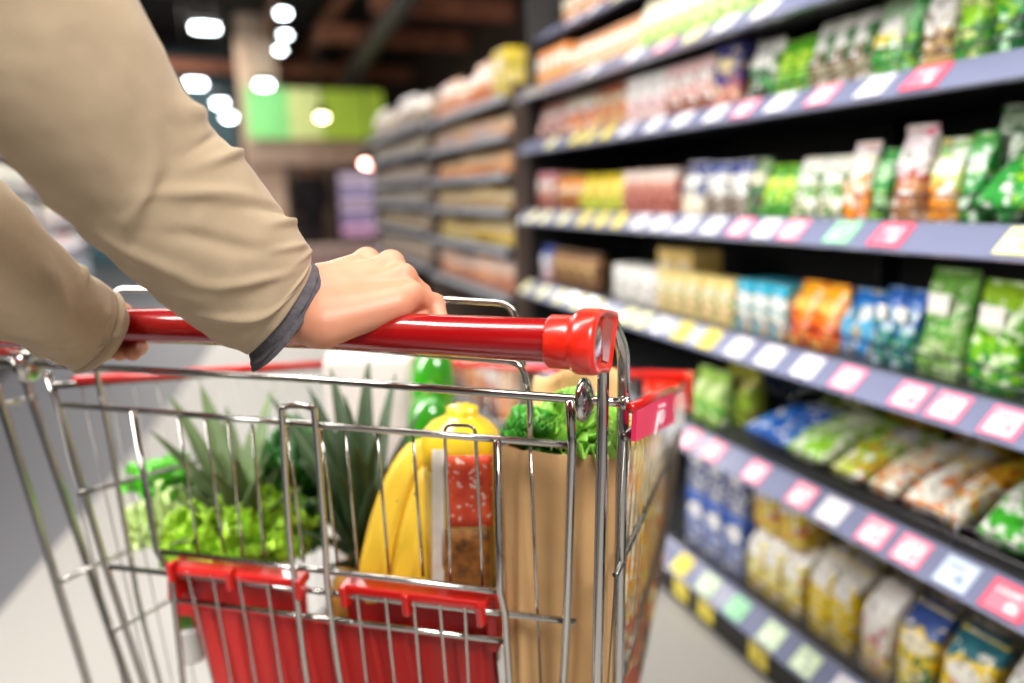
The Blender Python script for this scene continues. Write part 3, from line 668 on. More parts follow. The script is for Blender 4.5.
run('F', 'cream pack behind the badge pack', 'bag', 884, 1010, 640, 3, .2, .1, pm('#f4f2ea', '#d8d4c0', '#b8ac70', WHT, '#7a8a60', seed=80), xoff=.13)

# ------------------------------------------------------------------ shelving farther down the aisle
def far_unit(ya, yb, rows, desc, wds, pal, sdesc, X=1.0, facing=-1, wpk=.1, skip0=0):
    """simple shelf unit with filled rows; facing -1 looks towards -X"""
    s = facing
    xb = X - s * .42
    t = empty('shelf_unit', ((X + xb) / 2, (ya + yb) / 2, 0), desc, 'shelving unit')
    g = MB(); g.box((min(xb, xb - s * .03), ya, 0), (max(xb, xb - s * .03), yb, rows[0] + .1)); g.build('back_panel', simple('unit_back', '#2a2422', .7), t)
    for y in (ya, yb - .03):
        g = MB(); g.box((min(X - s * .03, xb), y, 0), (max(X - s * .03, xb), y + .03, rows[0] + .04), bev=.002); g.build('side_panel', simple('unit_side', '#4a3c34', .6), t)
    g = MB(); g.box((min(X - s * .02, xb), ya + .03, 0), (max(X - s * .02, xb), yb - .03, max(.05, rows[-1] - .06))); g.build('plinth', plinth_m, t)
    for ri, z in enumerate(rows):
        g = MB(); g.box((min(X, xb), ya + .031, z - .03), (max(X, xb), yb - .031, z), bev=.002); g.build('shelf_board', board_m, t)
        g = MB(); g.box((min(X, X + s * .012), ya + .02, z - .026), (max(X, X + s * .012), yb - .02, z - .001), bev=.003); g.build('price_rail', far_rail, t)
        gap = (rows[ri - 1] - z - .03) if ri else .22
        n = int((yb - ya - .1) / wpk); kind = pal[ri % len(pal)]; i = 0; w = (yb - ya - .1) / n
        base = None; top_n = 1
        for i in range(n):
            o = None
            if skip0 and ri == 0 and ya + .05 + w * i < ya + skip0: continue
            if i % 3 == 0 or base is None:
                a_, b_, c_, d_, e_ = kind[(i // 3) % len(kind)]
                base = make_pack('box' if ri % 2 else 'pouch', w * .94, min(gap * random.uniform(.66, .88), .22), .09, pm(a_, b_, c_, d_, e_, seed=100 + ri), parts=False); o = base
            else: o = copy_pack(base)
            o.location = (X - s * (.055 + .03) , ya + .05 + w * (i + .5), z)
            if s > 0: o.rotation_euler = (0, 0, PI)
            o['label'] = '%s, %s from near end, %s row down' % (sdesc, ORD[i] if i < len(ORD) else 'farthest', ORD[ri])
            o['category'] = CATS['box' if ri % 2 else 'pouch']; o['group'] = sdesc + ', ' + ORD[ri] + ' row'
far_rail = simple('pale_price_rail', '#9a9ca4', .4)
rowsg = [onX(427, y, 1.0)[2] for y in (123, 151, 180, 206, 235, 269)]
E2 = [[('#d8c0b8', '#d07848', '#b86030', CRE, RED), ('#e0b090', '#d88848', '#b8642c', WHT, ORA)], [('#d8b48c', '#c87a40', '#b0642c', CRE, ORA), ('#d09058', '#c07040', BR, WHT, RED)],
      [('#d8a060', '#cc8438', '#b47030', CRE, ORA), ('#d0a878', '#b87838', BR, CRE, ORA)], [('#c8a868', '#b88a48', '#a87838', CRE, YEL)], [('#c8a848', '#b08c34', '#98762c', CRE, YEL)]]
far_unit(2.56, 3.70, rowsg + [.12], 'middle shelf unit of orange and brown goods past the bright unit', 0, E2, 'orange brown package of the middle unit', wpk=.075, skip0=.2)
E3 = [[('#b8a498', '#a08878', '#8a7464', CRE, '#c8b0a0'), ('#c8b8ac', '#b09c8c', '#907c6c', WHT, '#a88070')], [('#a89888', '#9a8474', '#84705f', CRE, TAN)], [('#c0aca0', '#a89084', '#8c786a', CRE, '#b89080')]]
far_unit(3.76, 5.3, [r + .02 for r in rowsg] + [.12], 'farthest shelf unit of grey beige goods on the shelf side', 0, E3, 'grey beige package of the farthest unit', wpk=.12)
# yellow carton on top of the middle unit
o = make_pack('box', .15, .17, .16, pm('#d8bc30', '#c0aa28', '#8a7a30', CRE, YEL, seed=130), True)
o.location = (1.10, 2.68, rowsg[0]); tag(o, 'big yellow carton standing at the near end of the middle unit\'s top row', 'carton')
# unit on the other side of the aisle
EL = [[('#f0f2f4', '#d8e0e8', '#a8c4dc', WHT, '#d84848'), ('#e85858', '#f0e8e8', '#c8d8e4', WHT, RED)], [('#e4ecf4', '#a8c8e0', '#e8e8ec', WHT, BLU), ('#f4f4f6', '#d4dce4', '#5a8ac0', WHT, BLU)],
      [('#a89c90', '#8c9490', '#7a7068', CRE, '#6a7a8a'), ('#c8c0b8', '#98a098', '#8a7a70', WHT, '#a07868')], [('#d8cca8', '#a8b0a0', '#8a8880', WHT, PNK), ('#b0b4bc', '#9a98a0', '#7a7880', WHT, '#c890a0')]]
far_unit(5.0, 6.9, [1.75, 1.45, 1.16, .88, .6, .3], 'shelf unit of white and blue goods across the aisle, seen between sleeves', 0, EL, 'pale package across the aisle', X=-1.35, facing=1, wpk=.17)
far_unit(6.96, 9.0, [1.75, 1.45, 1.16, .88, .6, .3], 'second shelf unit of pale goods across the aisle, beyond the first', 0, EL, 'pale package of the unit beyond', X=-1.35, facing=1, wpk=.2)
# ------------------------------------------------------------------ the shopping trolley
_ang = math.radians(19.6) - YAW
F_ = np.array([math.sin(_ang), math.cos(_ang), 0]); R_ = np.array([math.cos(_ang), -math.sin(_ang), 0]); Z_ = np.array([0, 0, 1.0])
H0 = onZ(585, 399, CAM[2] - .170)                      # hinge, right end
_t = math.radians(4); GN = F_ * math.cos(_t) + Z_ * math.sin(_t)
def G(x, y, w=0.0): return onP(x, y, H0 + GN * w, GN)  # a point on the rear gate's plane, w forward of it
def K(r, f, z): return np.array([H0[0], H0[1], 0]) + R_ * r + F_ * f + Z_ * z    # trolley coordinates
def toK(P): d = P - np.array([H0[0], H0[1], 0]); return d @ R_, d @ F_, P[2]
cart = empty('shopping_cart', K(-.31, .3, 0), 'chrome wire shopping trolley with red handle, loaded with groceries', 'shopping cart')
wire_c = chrome
# handle: slightly bowed tube through measured points
hd = [(-26, 333, .80), (0, 331.5, None), (150, 326, None), (300, 329, None), (411, 334, None), (548, 340.5, None)]
Ph = onP(548, 340.5, W(548, 340.5, FPX * .034 / 45.0), F_)     # handle axis, right end
hf = toK(Ph)[1]
def HP(x, y, off=0.0): return onP(x, y, H0 + F_ * (hf + off), F_)
hp = spline([HP(-22, 333), HP(60, 328), HP(150, 326, .002), HP(300, 329, .003), HP(411, 334, .002), HP(548, 340.5), HP(572, 341.8)], 8)
HR = .0168
g = MB(); g.tube(hp, HR, 32); g.build('handle', red_bar, cart)
def handle_at(px):
    """axis point of the handle at a photo column"""
    best = None
    for p in hp:
        d = p - CAM; z = d @ fwd; x = 512 + FPX * (d @ rgt) / z
        if best is None or abs(x - px) < best[0]: best = (abs(x - px), p)
    return best[1]
def end_cap(c, s, nm):
    """moulded end: collar, flange, and a spout-shaped block that takes the frame tube"""
    g = MB(); r = .0205
    g.lathe(c - R_ * s * .027, R_ * s, [(r * .93, 0), (r, .002), (r, .017), (r * 1.04, .0195), (r * 1.12, .022), (r * 1.15, .026), (r * 1.13, .0295)], 36)
    # outline of the block in the (forward, up) plane
    out = []
    for k in range(17):
        a = math.radians(82 + 186 * k / 16); out.append((r * 1.16 * math.cos(a), r * 1.16 * math.sin(a)))
    out += [(.012, -.0245), (.030, -.0300), (.040, -.0315), (.049, -.0285), (.055, -.018), (.063, -.004), (.072, .003), (.0745, .008), (.071, .0125), (.045, .0185), (.020, .0235)]
    n = len(out)
    def ringpts(k, off): return [c + F_ * (u * k + (.022 * (1 - k))) + Z_ * (v * k) + R_ * s * off for u, v in out]
    g.grid([ringpts(.97, -.006), ringpts(1, -.003), ringpts(1, .008), ringpts(.97, .0115), ringpts(.86, .0125), ringpts(.80, .0095)], closed_v=True, cap0=True, cap1=True)
    o = g.build('handle_end_cap', red_cap, cart)
    q = MB(); q.lathe(c + R_ * s * .0095, R_ * s, [(.0135, 0), (.0135, .0012), (.011, .0016)], 24); q.build('oval_insert', chrome, o)
    q = MB(); lo = [c + F_ * u + Z_ * v + R_ * s * .0096 for u, v in ((.016, -.016), (.036, -.022), (.042, -.018), (.052, -.002), (.060, .006), (.022, .0165), (.014, .010))]
    q.slab(lo, R_ * s * .0012); q.build('recess_panel', simple('cap_recess', '#a03028', .35, coat=.4), o)
end_cap(HP(584, 343.2), 1, 'r'); end_cap(HP(-34, 333.5), -1, 'l')

WR = .0043
def wire(name, pts, r, parent, mat=None, n=10, fr=.0):
    g = MB(); g.tube(fillet(pts, fr) if fr else pts, r, n); return g.build(name, mat or wire_c, parent)
# rear gate
gate = MB()
hl = G(28, 364); hl0 = G(-2, 362.5); hr_ = G(600, 401)
wire('hinge_rod', [hl0, G(300, 378.5), hr_, hr_ + R_ * .018], .0038, cart, n=14)
for c, s in ((G(585, 400), 1), (G(30, 365), -1)):
    g = MB(); g.lathe(c - R_ * .004, R_, [(.006, -.003), (.013, -.0022), (.0180, .0), (.0192, .002), (.0192, .004), (.0175, .0065), (.012, .0095), (.006, .0115)], 30); g.build('hinge_washer', chrome, cart)
g = MB(); e = hr_ + R_ * .018; g.lathe(e, R_, [(.004, 0), (.0062, .001), (.0062, .006), (.004, .008)], 14); g.build('rod_end', chrome, cart)
for nm, a, b in (('gate_rod', (58, 404.2), (577, 445.5)), ('gate_rod', (157, 551), (502, 592)), ('gate_rod', (104, 566), (576, 622)), ('gate_rod', (178, 600), (505, 641))):
    wire(nm, [G(*a), G(*b)], .0033, cart)
for pts in ([(570, 400), (572, 446), (567, 620), (563, 690), (555, 800)], [(47, 372), (58, 404), (106, 566), (146, 690), (178, 800)]):
    wire('gate_upright', [G(x, y, -.004) for x, y in pts], .0040, cart)
for pts in ([(497, 441), (500, 591), (505, 612), (510, 690), (516, 800)], [(133, 411), (157, 551), (171, 572), (184, 690), (200, 800)]):
    wire('gate_upright', [G(x, y, -.0065) for x, y in pts], .0036, cart)
lp = [(309, 690), (297, 600), (290, 540), (282, 418), (283, 408), (297, 405.5), (311, 408), (315, 418), (325, 540), (328, 592), (342, 690)]
wire('gate_loop', spline([G(330, 800, -.007)] + [G(x, y, -.007) for x, y in lp] + [G(362, 800, -.007)], 5), .0034, cart)
g = MB()
for a, b in (((252, 424), (264.6, 556)), ((287, 427), (304, 562)), ((321, 429), (338, 567)), ((345, 430), (358, 570)), ((377, 432), (389, 573)), ((413, 435), (423, 576)), ((178, 413), (199, 556)), ((205, 416), (224, 553)),
             ((228, 419), (243, 556)), ((530, 443), (541, 690))):
    g.tube([G(a[0], a[1], .004), G(b[0], b[1], .004)], .0016, 8)
g.tube(fillet([G(451, 590, .004), G(449.5, 540, .004), G(444.5, 425, .004), G(475, 426, .004), G(481, 540, .004), G(483, 590, .004)], .008), .0017, 8)
g.build('gate_wire_grid', wire_c, cart)
g = MB()
for a, b in (((187.5, 573), (215, 690)), ((212.7, 577), (233, 690)), ((238.7, 579), (257.5, 690)), ((267, 582.7), (283, 690)), ((357, 595), (367.6, 690)), ((385.6, 597.5), (395.5, 690)), ((413.8, 601), (421, 690)), ((440, 604), (447, 690)), ((465, 607), (469, 690))):
    P, Q = G(a[0], a[1], -.0045), G(b[0], b[1], -.0045); g.tube([P - (Q - P) * .02, P, Q, Q + (Q - P) * .7], .0017, 8)
g.build('gate_flap_wires', wire_c, cart)
# child-seat frame: bent wires behind the handle
wire('seat_frame', [G(186, 800, .012), G(160, 683, .012), G(138, 600, .012), G(110, 440, .012), G(90, 338, .012), G(300, 344, .012), G(440, 355.5, .012), G(522, 363, .012), G(530, 400, .012), G(530.5, 444, .012)], .0030, cart, fr=.012)
wire('seat_frame', [G(124, 336, .03), G(114, 288, .05), G(300, 291, .052), G(513, 303.5, .05), G(523, 366, .016)], .0033, cart, fr=.016)
# red flap of the seat
fl = empty('seat_flap', G(330, 640, .02), '', ''); fl.parent = cart; fl.location = tuple(np.array(fl.location) - np.array(cart.location))
for k in ('label', 'category'):
    if k in fl: del fl[k]
gx, gv = unit(G(480, 600) - G(190, 566)), unit(G(330, 690) - G(325, 600))
P0, P1 = G(192, 606, .012), G(494, 641, .012); dn = unit((G(215, 690, .012) - P0) * .5 + (G(498, 690, .012) - P1) * .5) 
g = MB(); nu = 120; PP = []
Q0, Q1 = G(212, 672, .012), G(497, 672, .012)
for j in range(2):
    row = []
    for i in range(nu + 1):
        u = i / nu; base = (P0 * (1 - u) + P1 * u) if j == 0 else (P0 + (Q0 - P0) * 3 if True else 0) * (1 - u) + (P1 + (Q1 - P1) * 5.5) * u
        rib = .0035 * (1 if (u * 9) % 1 < .72 else 0) 
        row.append(base - GN * rib)
    PP.append(row)
top, bot = PP
g.grid([top, bot, [p + GN * .007 for p in bot], [p + GN * .007 for p in top]], closed_u=True, flat=True)
g.build('flap_board', red_flap, fl)
for (a, b, hooks) in (((170, 563), (305, 577), [(173, 566), (231, 574), (300, 583)]), ((343, 581), (489, 599), [(345, 590), (407, 598), (481, 608)])):
    A, B = G(a[0], a[1], .004), G(b[0], b[1], .004); ax = (B - A) / 2; dwn = unit(G(a[0] + 6, a[1] + 40) - G(a[0], a[1]))
    g = MB(); g.obox((A + B) / 2 + dwn * .004, ax, dwn * .0052, GN * .010, bev=.003)
    for hx, hy in hooks:
        c = G(hx, hy + 2, -.004); g.obox(c + dwn * .004, unit(ax) * .0038, dwn * .012, GN * .0065, bev=.002)
    g.build('flap_clip', red_pl, fl)
    A2, B2 = G(a[0] + 2, a[1] + 14, .022), G(b[0] - 1, b[1] + 14, .022)
    g = MB(); d2 = G(a[0] + 8, a[1] + 52, .018) - A2; e2 = G(b[0] + 2, b[1] + 50, .018) - B2
    g.slab([A2, B2, B2 + e2, A2 + d2], GN * .004); g.build('flap_back', red_flap, fl)
    e_ = G(b[0] + 3, b[1] + 10, -.002)
A, B, Cc, D = G(487, 600, .002), G(495, 603, .002), G(498, 652, .002), G(489, 652, .002)
g = MB(); g.slab([A, B, Cc, D], GN * .02); g.build('flap_cheek', red_flap, fl)
A, B, Cc, D = G(167, 566, .002), G(173, 563, .002), G(178, 599, .002), G(168, 599, .002)
g = MB(); g.slab([A, B, Cc, D], GN * .022); g.build('flap_cheek', red_flap, fl)

# side frame tubes
cR = HP(584, 343.2)
rA = [HP(x, y, .055) for x, y in ((604, 374), (603, 400), (597, 683), (592, 900))]
tA = HP(604, 366, .045)
wire('frame_tube', fillet([cR + F_ * .040 - Z_ * .016 + R_ * .004, cR + F_ * .050 - Z_ * .020 + R_ * .004, rA[1], rA[2], K(toK(rA[2])[0] - .006, .01, .16)], .012), .0050, cart, n=14)
bT = onP(624, 352, H0 + F_ * .035, F_); bB = onP(618, 683, H0 + F_ * .035, F_)
wire('frame_tube', fillet([cR + F_ * .050 + Z_ * .007 + R_ * .003, cR + F_ * .078 + Z_ * .0065 + R_ * .004, bT, bB, K(toK(bB)[0] - .01, .10, .16)], .012), .0055, cart, n=14)
lA = [G(0, 400), G(50, 560), G(88, 683)]
wire('frame_tube', fillet([G(-14, 372) + F_ * .05, G(-12, 362), lA[0], lA[2], K(toK(lA[2])[0] + .05, .01, .16)], .012), .0050, cart, n=14)
cL = HP(-34, 333.5)
m0, m1, m2 = (onP(x, y, H0 + F_ * .06, F_) for x, y in ((14, 345), (32, 400), (128, 683)))
wire('frame_tube', fillet([cL + F_ * .040 + Z_ * .006, m0 + Z_ * .004, m1, m2, K(toK(m2)[0] + .05, .10, .16)], .012), .0050, cart, n=14)
# basket
RLt = onZ(52, 386, CAM[2] - .20); RRt = onZ(625, 437, CAM[2] - .20); FLt = onZ(398, 361, CAM[2] - .31); FRt = onZ(689, 380, CAM[2] - .31)
FRb = FRt - Z_ * .335 - R_ * .035 - F_ * .02; FLb = FLt - Z_ * .335 + R_ * .035 - F_ * .02
RRb = RRt - Z_ * .50 - R_ * .03 + F_ * .02; RLb = RLt - Z_ * .50 + R_ * .03 + F_ * .02
def lerp(a, b, t): return a * (1 - t) + b * t
for nm, a0, a1, b0, b1 in (('right', RRt, FRt, RRb, FRb), ('left', RLt, FLt, RLb, FLb)):
    g = MB(); n = 20
    for i in range(n + 1):
        t = i / n; g.tube([lerp(a0, a1, t), lerp(b0, b1, t)], .0008, 6)
    g.build('side_wire_grid', chrome_thin, cart)
    for t in (0.0, .26, .62, 1.0):
        wire('side_rail', [lerp(a0, b0, t), lerp(a1, b1, t)], .0030 if t else .004, cart, chrome_thin)
g = MB()
for i in range(25):
    t = i / 24; g.tube([lerp(FLt, FRt, t), lerp(FLb, FRb, t)], .0015, 6)
g.build('front_wire_grid', chrome_thin, cart)
for t in (.3, .65, 1.0): wire('front_rail', [lerp(FLt, FLb, t), lerp(FRt, FRb, t)], .0032, cart)
g = MB()
for i in range(19):
    t = i / 18; g.tube([lerp(RLb, RRb, t), lerp(FLb, FRb, t)], .0016, 6)
g.build('floor_wire_grid', wire_c, cart)
for t in (.02, .35, .68): wire('floor_rail', [lerp(RLb, FLb, t), lerp(RRb, FRb, t)], .0032, cart)
# cross rods on the left flank, as seen through the gate
wire('flank_rod', [G(60, 582), onP(100, 563, H0 + F_ * .06, F_), onP(146, 544, H0 + F_ * .15, F_)], .0032, cart)
wire('flank_rod', [G(3, 404), onP(36, 398, H0 + F_ * .06, F_)], .0032, cart)
# red rim
g = MB(); g.tube([FLt + Z_ * .004, lerp(FLt, FRt, .5) + Z_ * .004, FRt + Z_ * .004], .0075, 12); g.build('front_rim', red_pl, cart)
g = MB(); g.tube([lerp(RLt, FLt, .04) + Z_ * .004, FLt + Z_ * .004], .0065, 12); g.build('side_rim', red_pl, cart)
cor = MB(); u1, u2 = unit(FLt - FRt), unit(RRt - FRt)
cor.slab([FRt + Z_ * .014 - u1 * .008 - u2 * .008, FRt + u1 * .075 + Z_ * .012 - u2 * .008, FRt + u1 * .075 - Z_ * .030 - u2 * .008, FRt + u1 * .03 - Z_ * .050 - u2 * .008, FRt - u1 * .008 - u2 * .008 - Z_ * .055], u2 * .010)
cor.slab([FRt + Z_ * .014 - u1 * .008 - u2 * .006, FRt + u2 * .06 + Z_ * .012 - u1 * .008, FRt + u2 * .055 - Z_ * .012 - u1 * .008, FRt + u2 * .012 - Z_ * .05 - u1 * .008, FRt - u2 * .006 - u1 * .008 - Z_ * .055], u1 * .010)
cor.build('corner_cap', red_cap, cart)
# pink sign clipped on the right rim
nR = unit(np.cross(FRt - RRt, RRb - RRt)); nR = nR if nR @ R_ > 0 else -nR
SP = RRt + nR * .006
sq = [onP(x, y, SP, nR) for x, y in ((632, 410), (671, 392), (671.5, 422), (631, 441))]
g = MB(); g.slab(sq, nR * .004); sgn = g.build('rail_sign', pink_pl, cart)
g = MB(); a, b = onP(631, 409, SP, nR), onP(672, 390, SP, nR); g.tube([a + Z_ * .001, b + Z_ * .001], .0045, 10); g.build('sign_clip', red_pl, cart)
cu = bpy.data.curves.new('sign_lettering', 'FONT'); cu.body = 'j\u00f6'; cu.size = .034; cu.extrude = .0006; cu.align_x = 'CENTER'; cu.align_y = 'CENTER'; cu.shear = .2
_tmp = bpy.data.objects.new('lettering_source', cu); C.objects.link(_tmp); bpy.context.view_layer.update(); _me = bpy.data.meshes.new_from_object(_tmp.evaluated_get(bpy.context.evaluated_depsgraph_get())); bpy.data.objects.remove(_tmp)
lt = bpy.data.objects.new('lettering', _me); C.objects.link(lt); _me.materials.clear(); _me.materials.append(white_ink); lt.parent = sgn
tx = unit((sq[1] - sq[0]) + (sq[2] - sq[3])); tx = unit(tx - nR * (tx @ nR)); ty = np.cross(nR, tx)
ctr = sum(sq) / 4 + nR * .0052
tx2 = tx * 2.6
lt.matrix_local = Matrix(((tx2[0], ty[0], nR[0], ctr[0] - cart.location[0]), (tx2[1], ty[1], nR[1], ctr[1] - cart.location[1]), (tx2[2], ty[2], nR[2], ctr[2] - cart.location[2]), (0, 0, 0, 1)))
# chassis and casters
for s in (0, 1):
    a = K(-.03 - s * .56, .0, .155); b = K(-.09 - s * .44, .74, .125)
    wire('chassis_tube', fillet([a, lerp(a, b, .5), b], .05), .010, cart, chrome_dark, 12)
    up_ = lerp(FRb, FLb, .08 + s * .84); wire('chassis_strut', fillet([b - F_ * .05, lerp(b, up_, .5) - F_ * .03, up_], .05), .008, cart, chrome_dark, 12)
    for f_ in (.02, .70):
        t = f_ / .74; c = lerp(a, b, t); w0 = np.array([c[0], c[1], 0.062]) - F_ * .025
        g = MB(); g.lathe(w0 - R_ * .012, R_, [(.02, 0), (.055, .001), (.062, .004), (.062, .020), (.055, .023), (.02, .024)], 28); whl = g.build('wheel', rubber, cart)
        g = MB(); g.lathe(w0 - R_ * .015, R_, [(.012, 0), (.016, .002), (.016, .028), (.012, .030)], 16); g.build('hub', red_pl, whl)
        g = MB()
        for q in (-1, 1): g.slab([w0 + R_ * q * .018 - F_ * .012 - Z_ * .01, w0 + R_ * q * .018 + F_ * .012 - Z_ * .01, np.array([c[0], c[1], c[2]]) + R_ * q * .018 + F_ * .02, np.array([c[0], c[1], c[2]]) + R_ * q * .018 - F_ * .02], R_ * q * .003)
        g.obox(np.array([c[0], c[1], c[2]]), R_ * .021, F_ * .02, Z_ * .003); g.build('caster_fork', chrome_dark, cart)
wire('chassis_cross', [K(-.05, .12, .15), K(-.57, .12, .15)], .008, cart, chrome_dark, 12)
# ------------------------------------------------------------------ groceries in the trolley
def floor_z(P):
    r, f, z = toK(P); t = min(max(f / .65, 0), 1); return RRb[2] * (1 - t) + FRb[2] * t + .004
# pineapples
leaf_a = simple('pineapple_leaf_pale', '#56693f', .5, var=.4, vscale=14, spec=.4); leaf_b = simple('pineapple_leaf_dark', '#2a3e20', .5, var=.5, vscale=14, spec=.4)
skin_p = simple('pineapple_skin', '#9a6a22', .55, var=.4, vscale=40, bump=.6, bscale=70)
def leaf(mb, base, tip, width, bend, n=9):
    """pointed channelled leaf from base to tip"""
    base, tip = np.asarray(base), np.asarray(tip); ax = tip - base; Ln = np.linalg.norm(ax); side = unit(np.cross(ax, bend)); up_ = unit(np.cross(side, ax)); P = []
    for i in range(n + 1):
        t = i / n; w = width * 1.25 * (1 - t) ** .6 * (.75 + .5 * t * (1 - t) * 2) * .5; c = base + ax * t + np.asarray(bend) * (t * t - t) * -1.0 * Ln * .35
        P.append([c - side * w + up_ * w * .5, c - side * w * .5 + up_ * w * .08, c - up_ * w * .0, c + side * w * .5 + up_ * w * .08, c + side * w + up_ * w * .5][::1])
    T = .0016; Q = [[p - up_ * T for p in r] for r in P]
    mb.grid([r + q[::-1] for r, q in zip(P, Q)], closed_v=True, cap0=True, cap1=True)
def pineapple(base_px, z, tips, mat, label, lean=(0, 0, 0), hbody=.16, rb=.055, seed=0):
    rs = random.Random(seed); B = W(base_px[0], base_px[1], z)
    t = empty('pineapple', B - Z_ * hbody, label, 'pineapple')
    g = MB(); P = []
    for j in range(24):
        v = j / 23; rr = rb * max(.25, math.sin(PI * (.1 + .82 * v)) ** .5)
        P.append([B - Z_ * (hbody * (1 - v)) + rr * (1 + .05 * math.cos(8 * a + PI * (j % 2))) * np.array([math.cos(a), math.sin(a), 0]) for a in [2 * PI * i / 32 for i in range(32)]])
    g.grid(P, closed_v=True, cap0=True, cap1=True); g.build('fruit_body', skin_p, t)
    g = MB()
    for (x, y, dz, w) in tips:
        tip = W(x, y, z + dz); a = unit(tip - B); b0 = B + np.array([a[0], a[1], 0]) * .018 - Z_ * .01
        out = unit(np.array([a[0], a[1], .0]) + 1e-4); leaf(g, b0, tip, w, -out * rs.uniform(.2, .6) + Z_ * .3)
    for k in range(26):
        a = rs.uniform(0, 2 * PI); el = rs.uniform(.25, 1.35); ln = rs.uniform(.06, .12); d = np.array([math.cos(a) * math.cos(el), math.sin(a) * math.cos(el), math.sin(el)])
        leaf(g, B + d * .012 - Z_ * .008, B + d * ln, rs.uniform(.018, .028), np.array([-d[0], -d[1], .5]) * .5)
    g.build('leaf_crown', mat, t)
pineapple((243, 535), .93, [(168, 393, .02, .030), (200, 383, .05, .036), (204, 440, -.05, .034), (150, 430, -.02, .03), (226, 405, .06, .036), (252, 425, .05, .036), (267, 430, .0, .032), (185, 470, -.04, .03), (235, 455, -.06, .036), (285, 455, .03, .03), (212, 470, -.07, .03), (262, 470, -.06, .03), (175, 500, -.06, .026), (178, 452, .06, .028), (272, 388, .07, .030)],
          leaf_a, 'pineapple with pale grey-green spiky crown at the basket\'s far flank', seed=3)
pineapple((366, 560), .92, [(267, 392, .06, .030), (308, 385, .03, .034), (330, 366, .05, .034), (369, 356, .02, .036), (396, 372, .06, .030), (420, 410, .04, .030), (345, 395, -.05, .040), (318, 430, -.06, .036), (385, 420, -.05, .038), (300, 460, -.02, .034), (355, 440, -.08, .036), (402, 450, -.03, .034), (295, 410, .07, .03), (412, 470, .02, .03), (335, 470, -.08, .034), (375, 480, -.08, .034), (310, 500, -.07, .03)],
          leaf_b, 'pineapple with dark green spiky crown, middle of the trolley', seed=5)

# leafy greens
def ruffle(mb, base, direction, ln, w, rs, curl=.35, fr=5, amp=.16):
    d = unit(direction); side = unit(np.cross(d, Z_ + np.array([.1, .05, 0]))); up_ = np.cross(side, d); nu, nv = 7, 14; P = []; ph = rs.uniform(0, 6)
    for i in range(nu):
        t = i / (nu - 1); row = []
        for j in range(nv + 1):
            s = j / nv * 2 - 1; wid = w * (.25 + .75 * math.sin(PI * min(.62 * t + .12, 1))) * .5
            edge = abs(s) ** 2 * (.3 + .7 * t) + t ** 4
            z = amp * ln * edge * math.sin(fr * s * 2.2 + ph + 3 * t) + curl * ln * t * t + .12 * ln * s * s
            row.append(np.asarray(base) + d * ln * t * (1 - .12 * s * s) + side * s * wid + up_ * z)
        P.append(row)
    T = .0012; Q = [[p - up_ * T for p in r] for r in P]
    mb.grid([r + q[::-1] for r, q in zip(P, Q)], closed_v=True, cap0=True, cap1=True)
def leafy(name, label, cat, center, rad, nleaf, mat, seed, ln=(.04, .07), w=(.035, .05), hemi=-.25, amp=.16, core=True):
    rs = random.Random(seed); center = np.asarray(center); t = empty(name, center - Z_ * rad[2], label, cat); g = MB()
    for k in range(nleaf):
        z = rs.uniform(hemi, 1); a = rs.uniform(0, 2 * PI); q = math.sqrt(max(0, 1 - z * z)); d = np.array([q * math.cos(a), q * math.sin(a), z])
        p = center + d * np.array(rad) * rs.uniform(.45, .8)
        dd = unit(d * np.array([1, 1, .9]) + np.array([rs.uniform(-.5, .5), rs.uniform(-.5, .5), rs.uniform(-.2, .6)]))
        ruffle(g, p, dd, rs.uniform(*ln), rs.uniform(*w), rs, rs.uniform(-.1, .4), rs.uniform(3, 6), amp)
    g.build('leaves', mat, t)
    if core:
        g = MB(); g.ell(center - Z_ * rad[2] * .25, [rad[0] * .62, rad[1] * .62, rad[2] * .75], 20, 12); g.build('heart', mat, t)
    return t
lettuce_m = simple('curly_lettuce_leaf', '#a0d02c', .4, var=.45, vscale=30, sss=.0, bump=.3, bscale=120)
parsley_m = simple('bright_leaf', '#58c020', .4, var=.4, vscale=30, bump=.3, bscale=120)
pale_m = simple('pale_heart_leaf', '#c4d890', .45, var=.25, vscale=20)
deep_m = simple('deep_green_leaf', '#2f6e2c', .4, var=.5, vscale=24)
ltc = W(240, 545, .93)
leafy('curly_lettuce', 'bright yellow-green curly lettuce heaped in front of the pale pineapple crown', 'lettuce', ltc, (.105, .06, .062), 230, lettuce_m, 11, (.018, .032), (.022, .036), -.3, .22)
leafy('lettuce', 'pale lettuce head at the left end of the greens', 'lettuce', W(178, 530, .97), (.038, .034, .045), 40, pale_m, 12, (.03, .045), (.035, .05), -.3, .12)
leafy('parsley', 'small bright green leafy bunch above the pale lettuce', 'parsley', W(162, 488, 1.0), (.045, .04, .034), 60, parsley_m, 13, (.018, .03), (.022, .034), -.2, .2)
leafy('spinach', 'deep green leafy bunch between the two pineapple crowns', 'leafy greens', W(305, 500, 1.02), (.05, .05, .08), 60, deep_m, 14, (.05, .07), (.03, .045), -.5, .12)
g = MB(); c = W(187, 618, .92); tt = empty('herb_sleeve', c - Z_ * .05, 'slim green and white pack low beside the red flap', 'pack')
g.box(c + np.array([-.014, -.02, -.005]), c + np.array([.014, .02, .05]), bev=.005); g.build('green_sleeve', simple('green_sleeve', '#5c9420', .4, var=.3), tt)
g = MB(); g.box(c + np.array([-.016, -.022, -.055]), c + np.array([.016, .022, -.005]), bev=.005); g.build('white_base', simple('white_sleeve', '#d4d4d0', .4), tt)

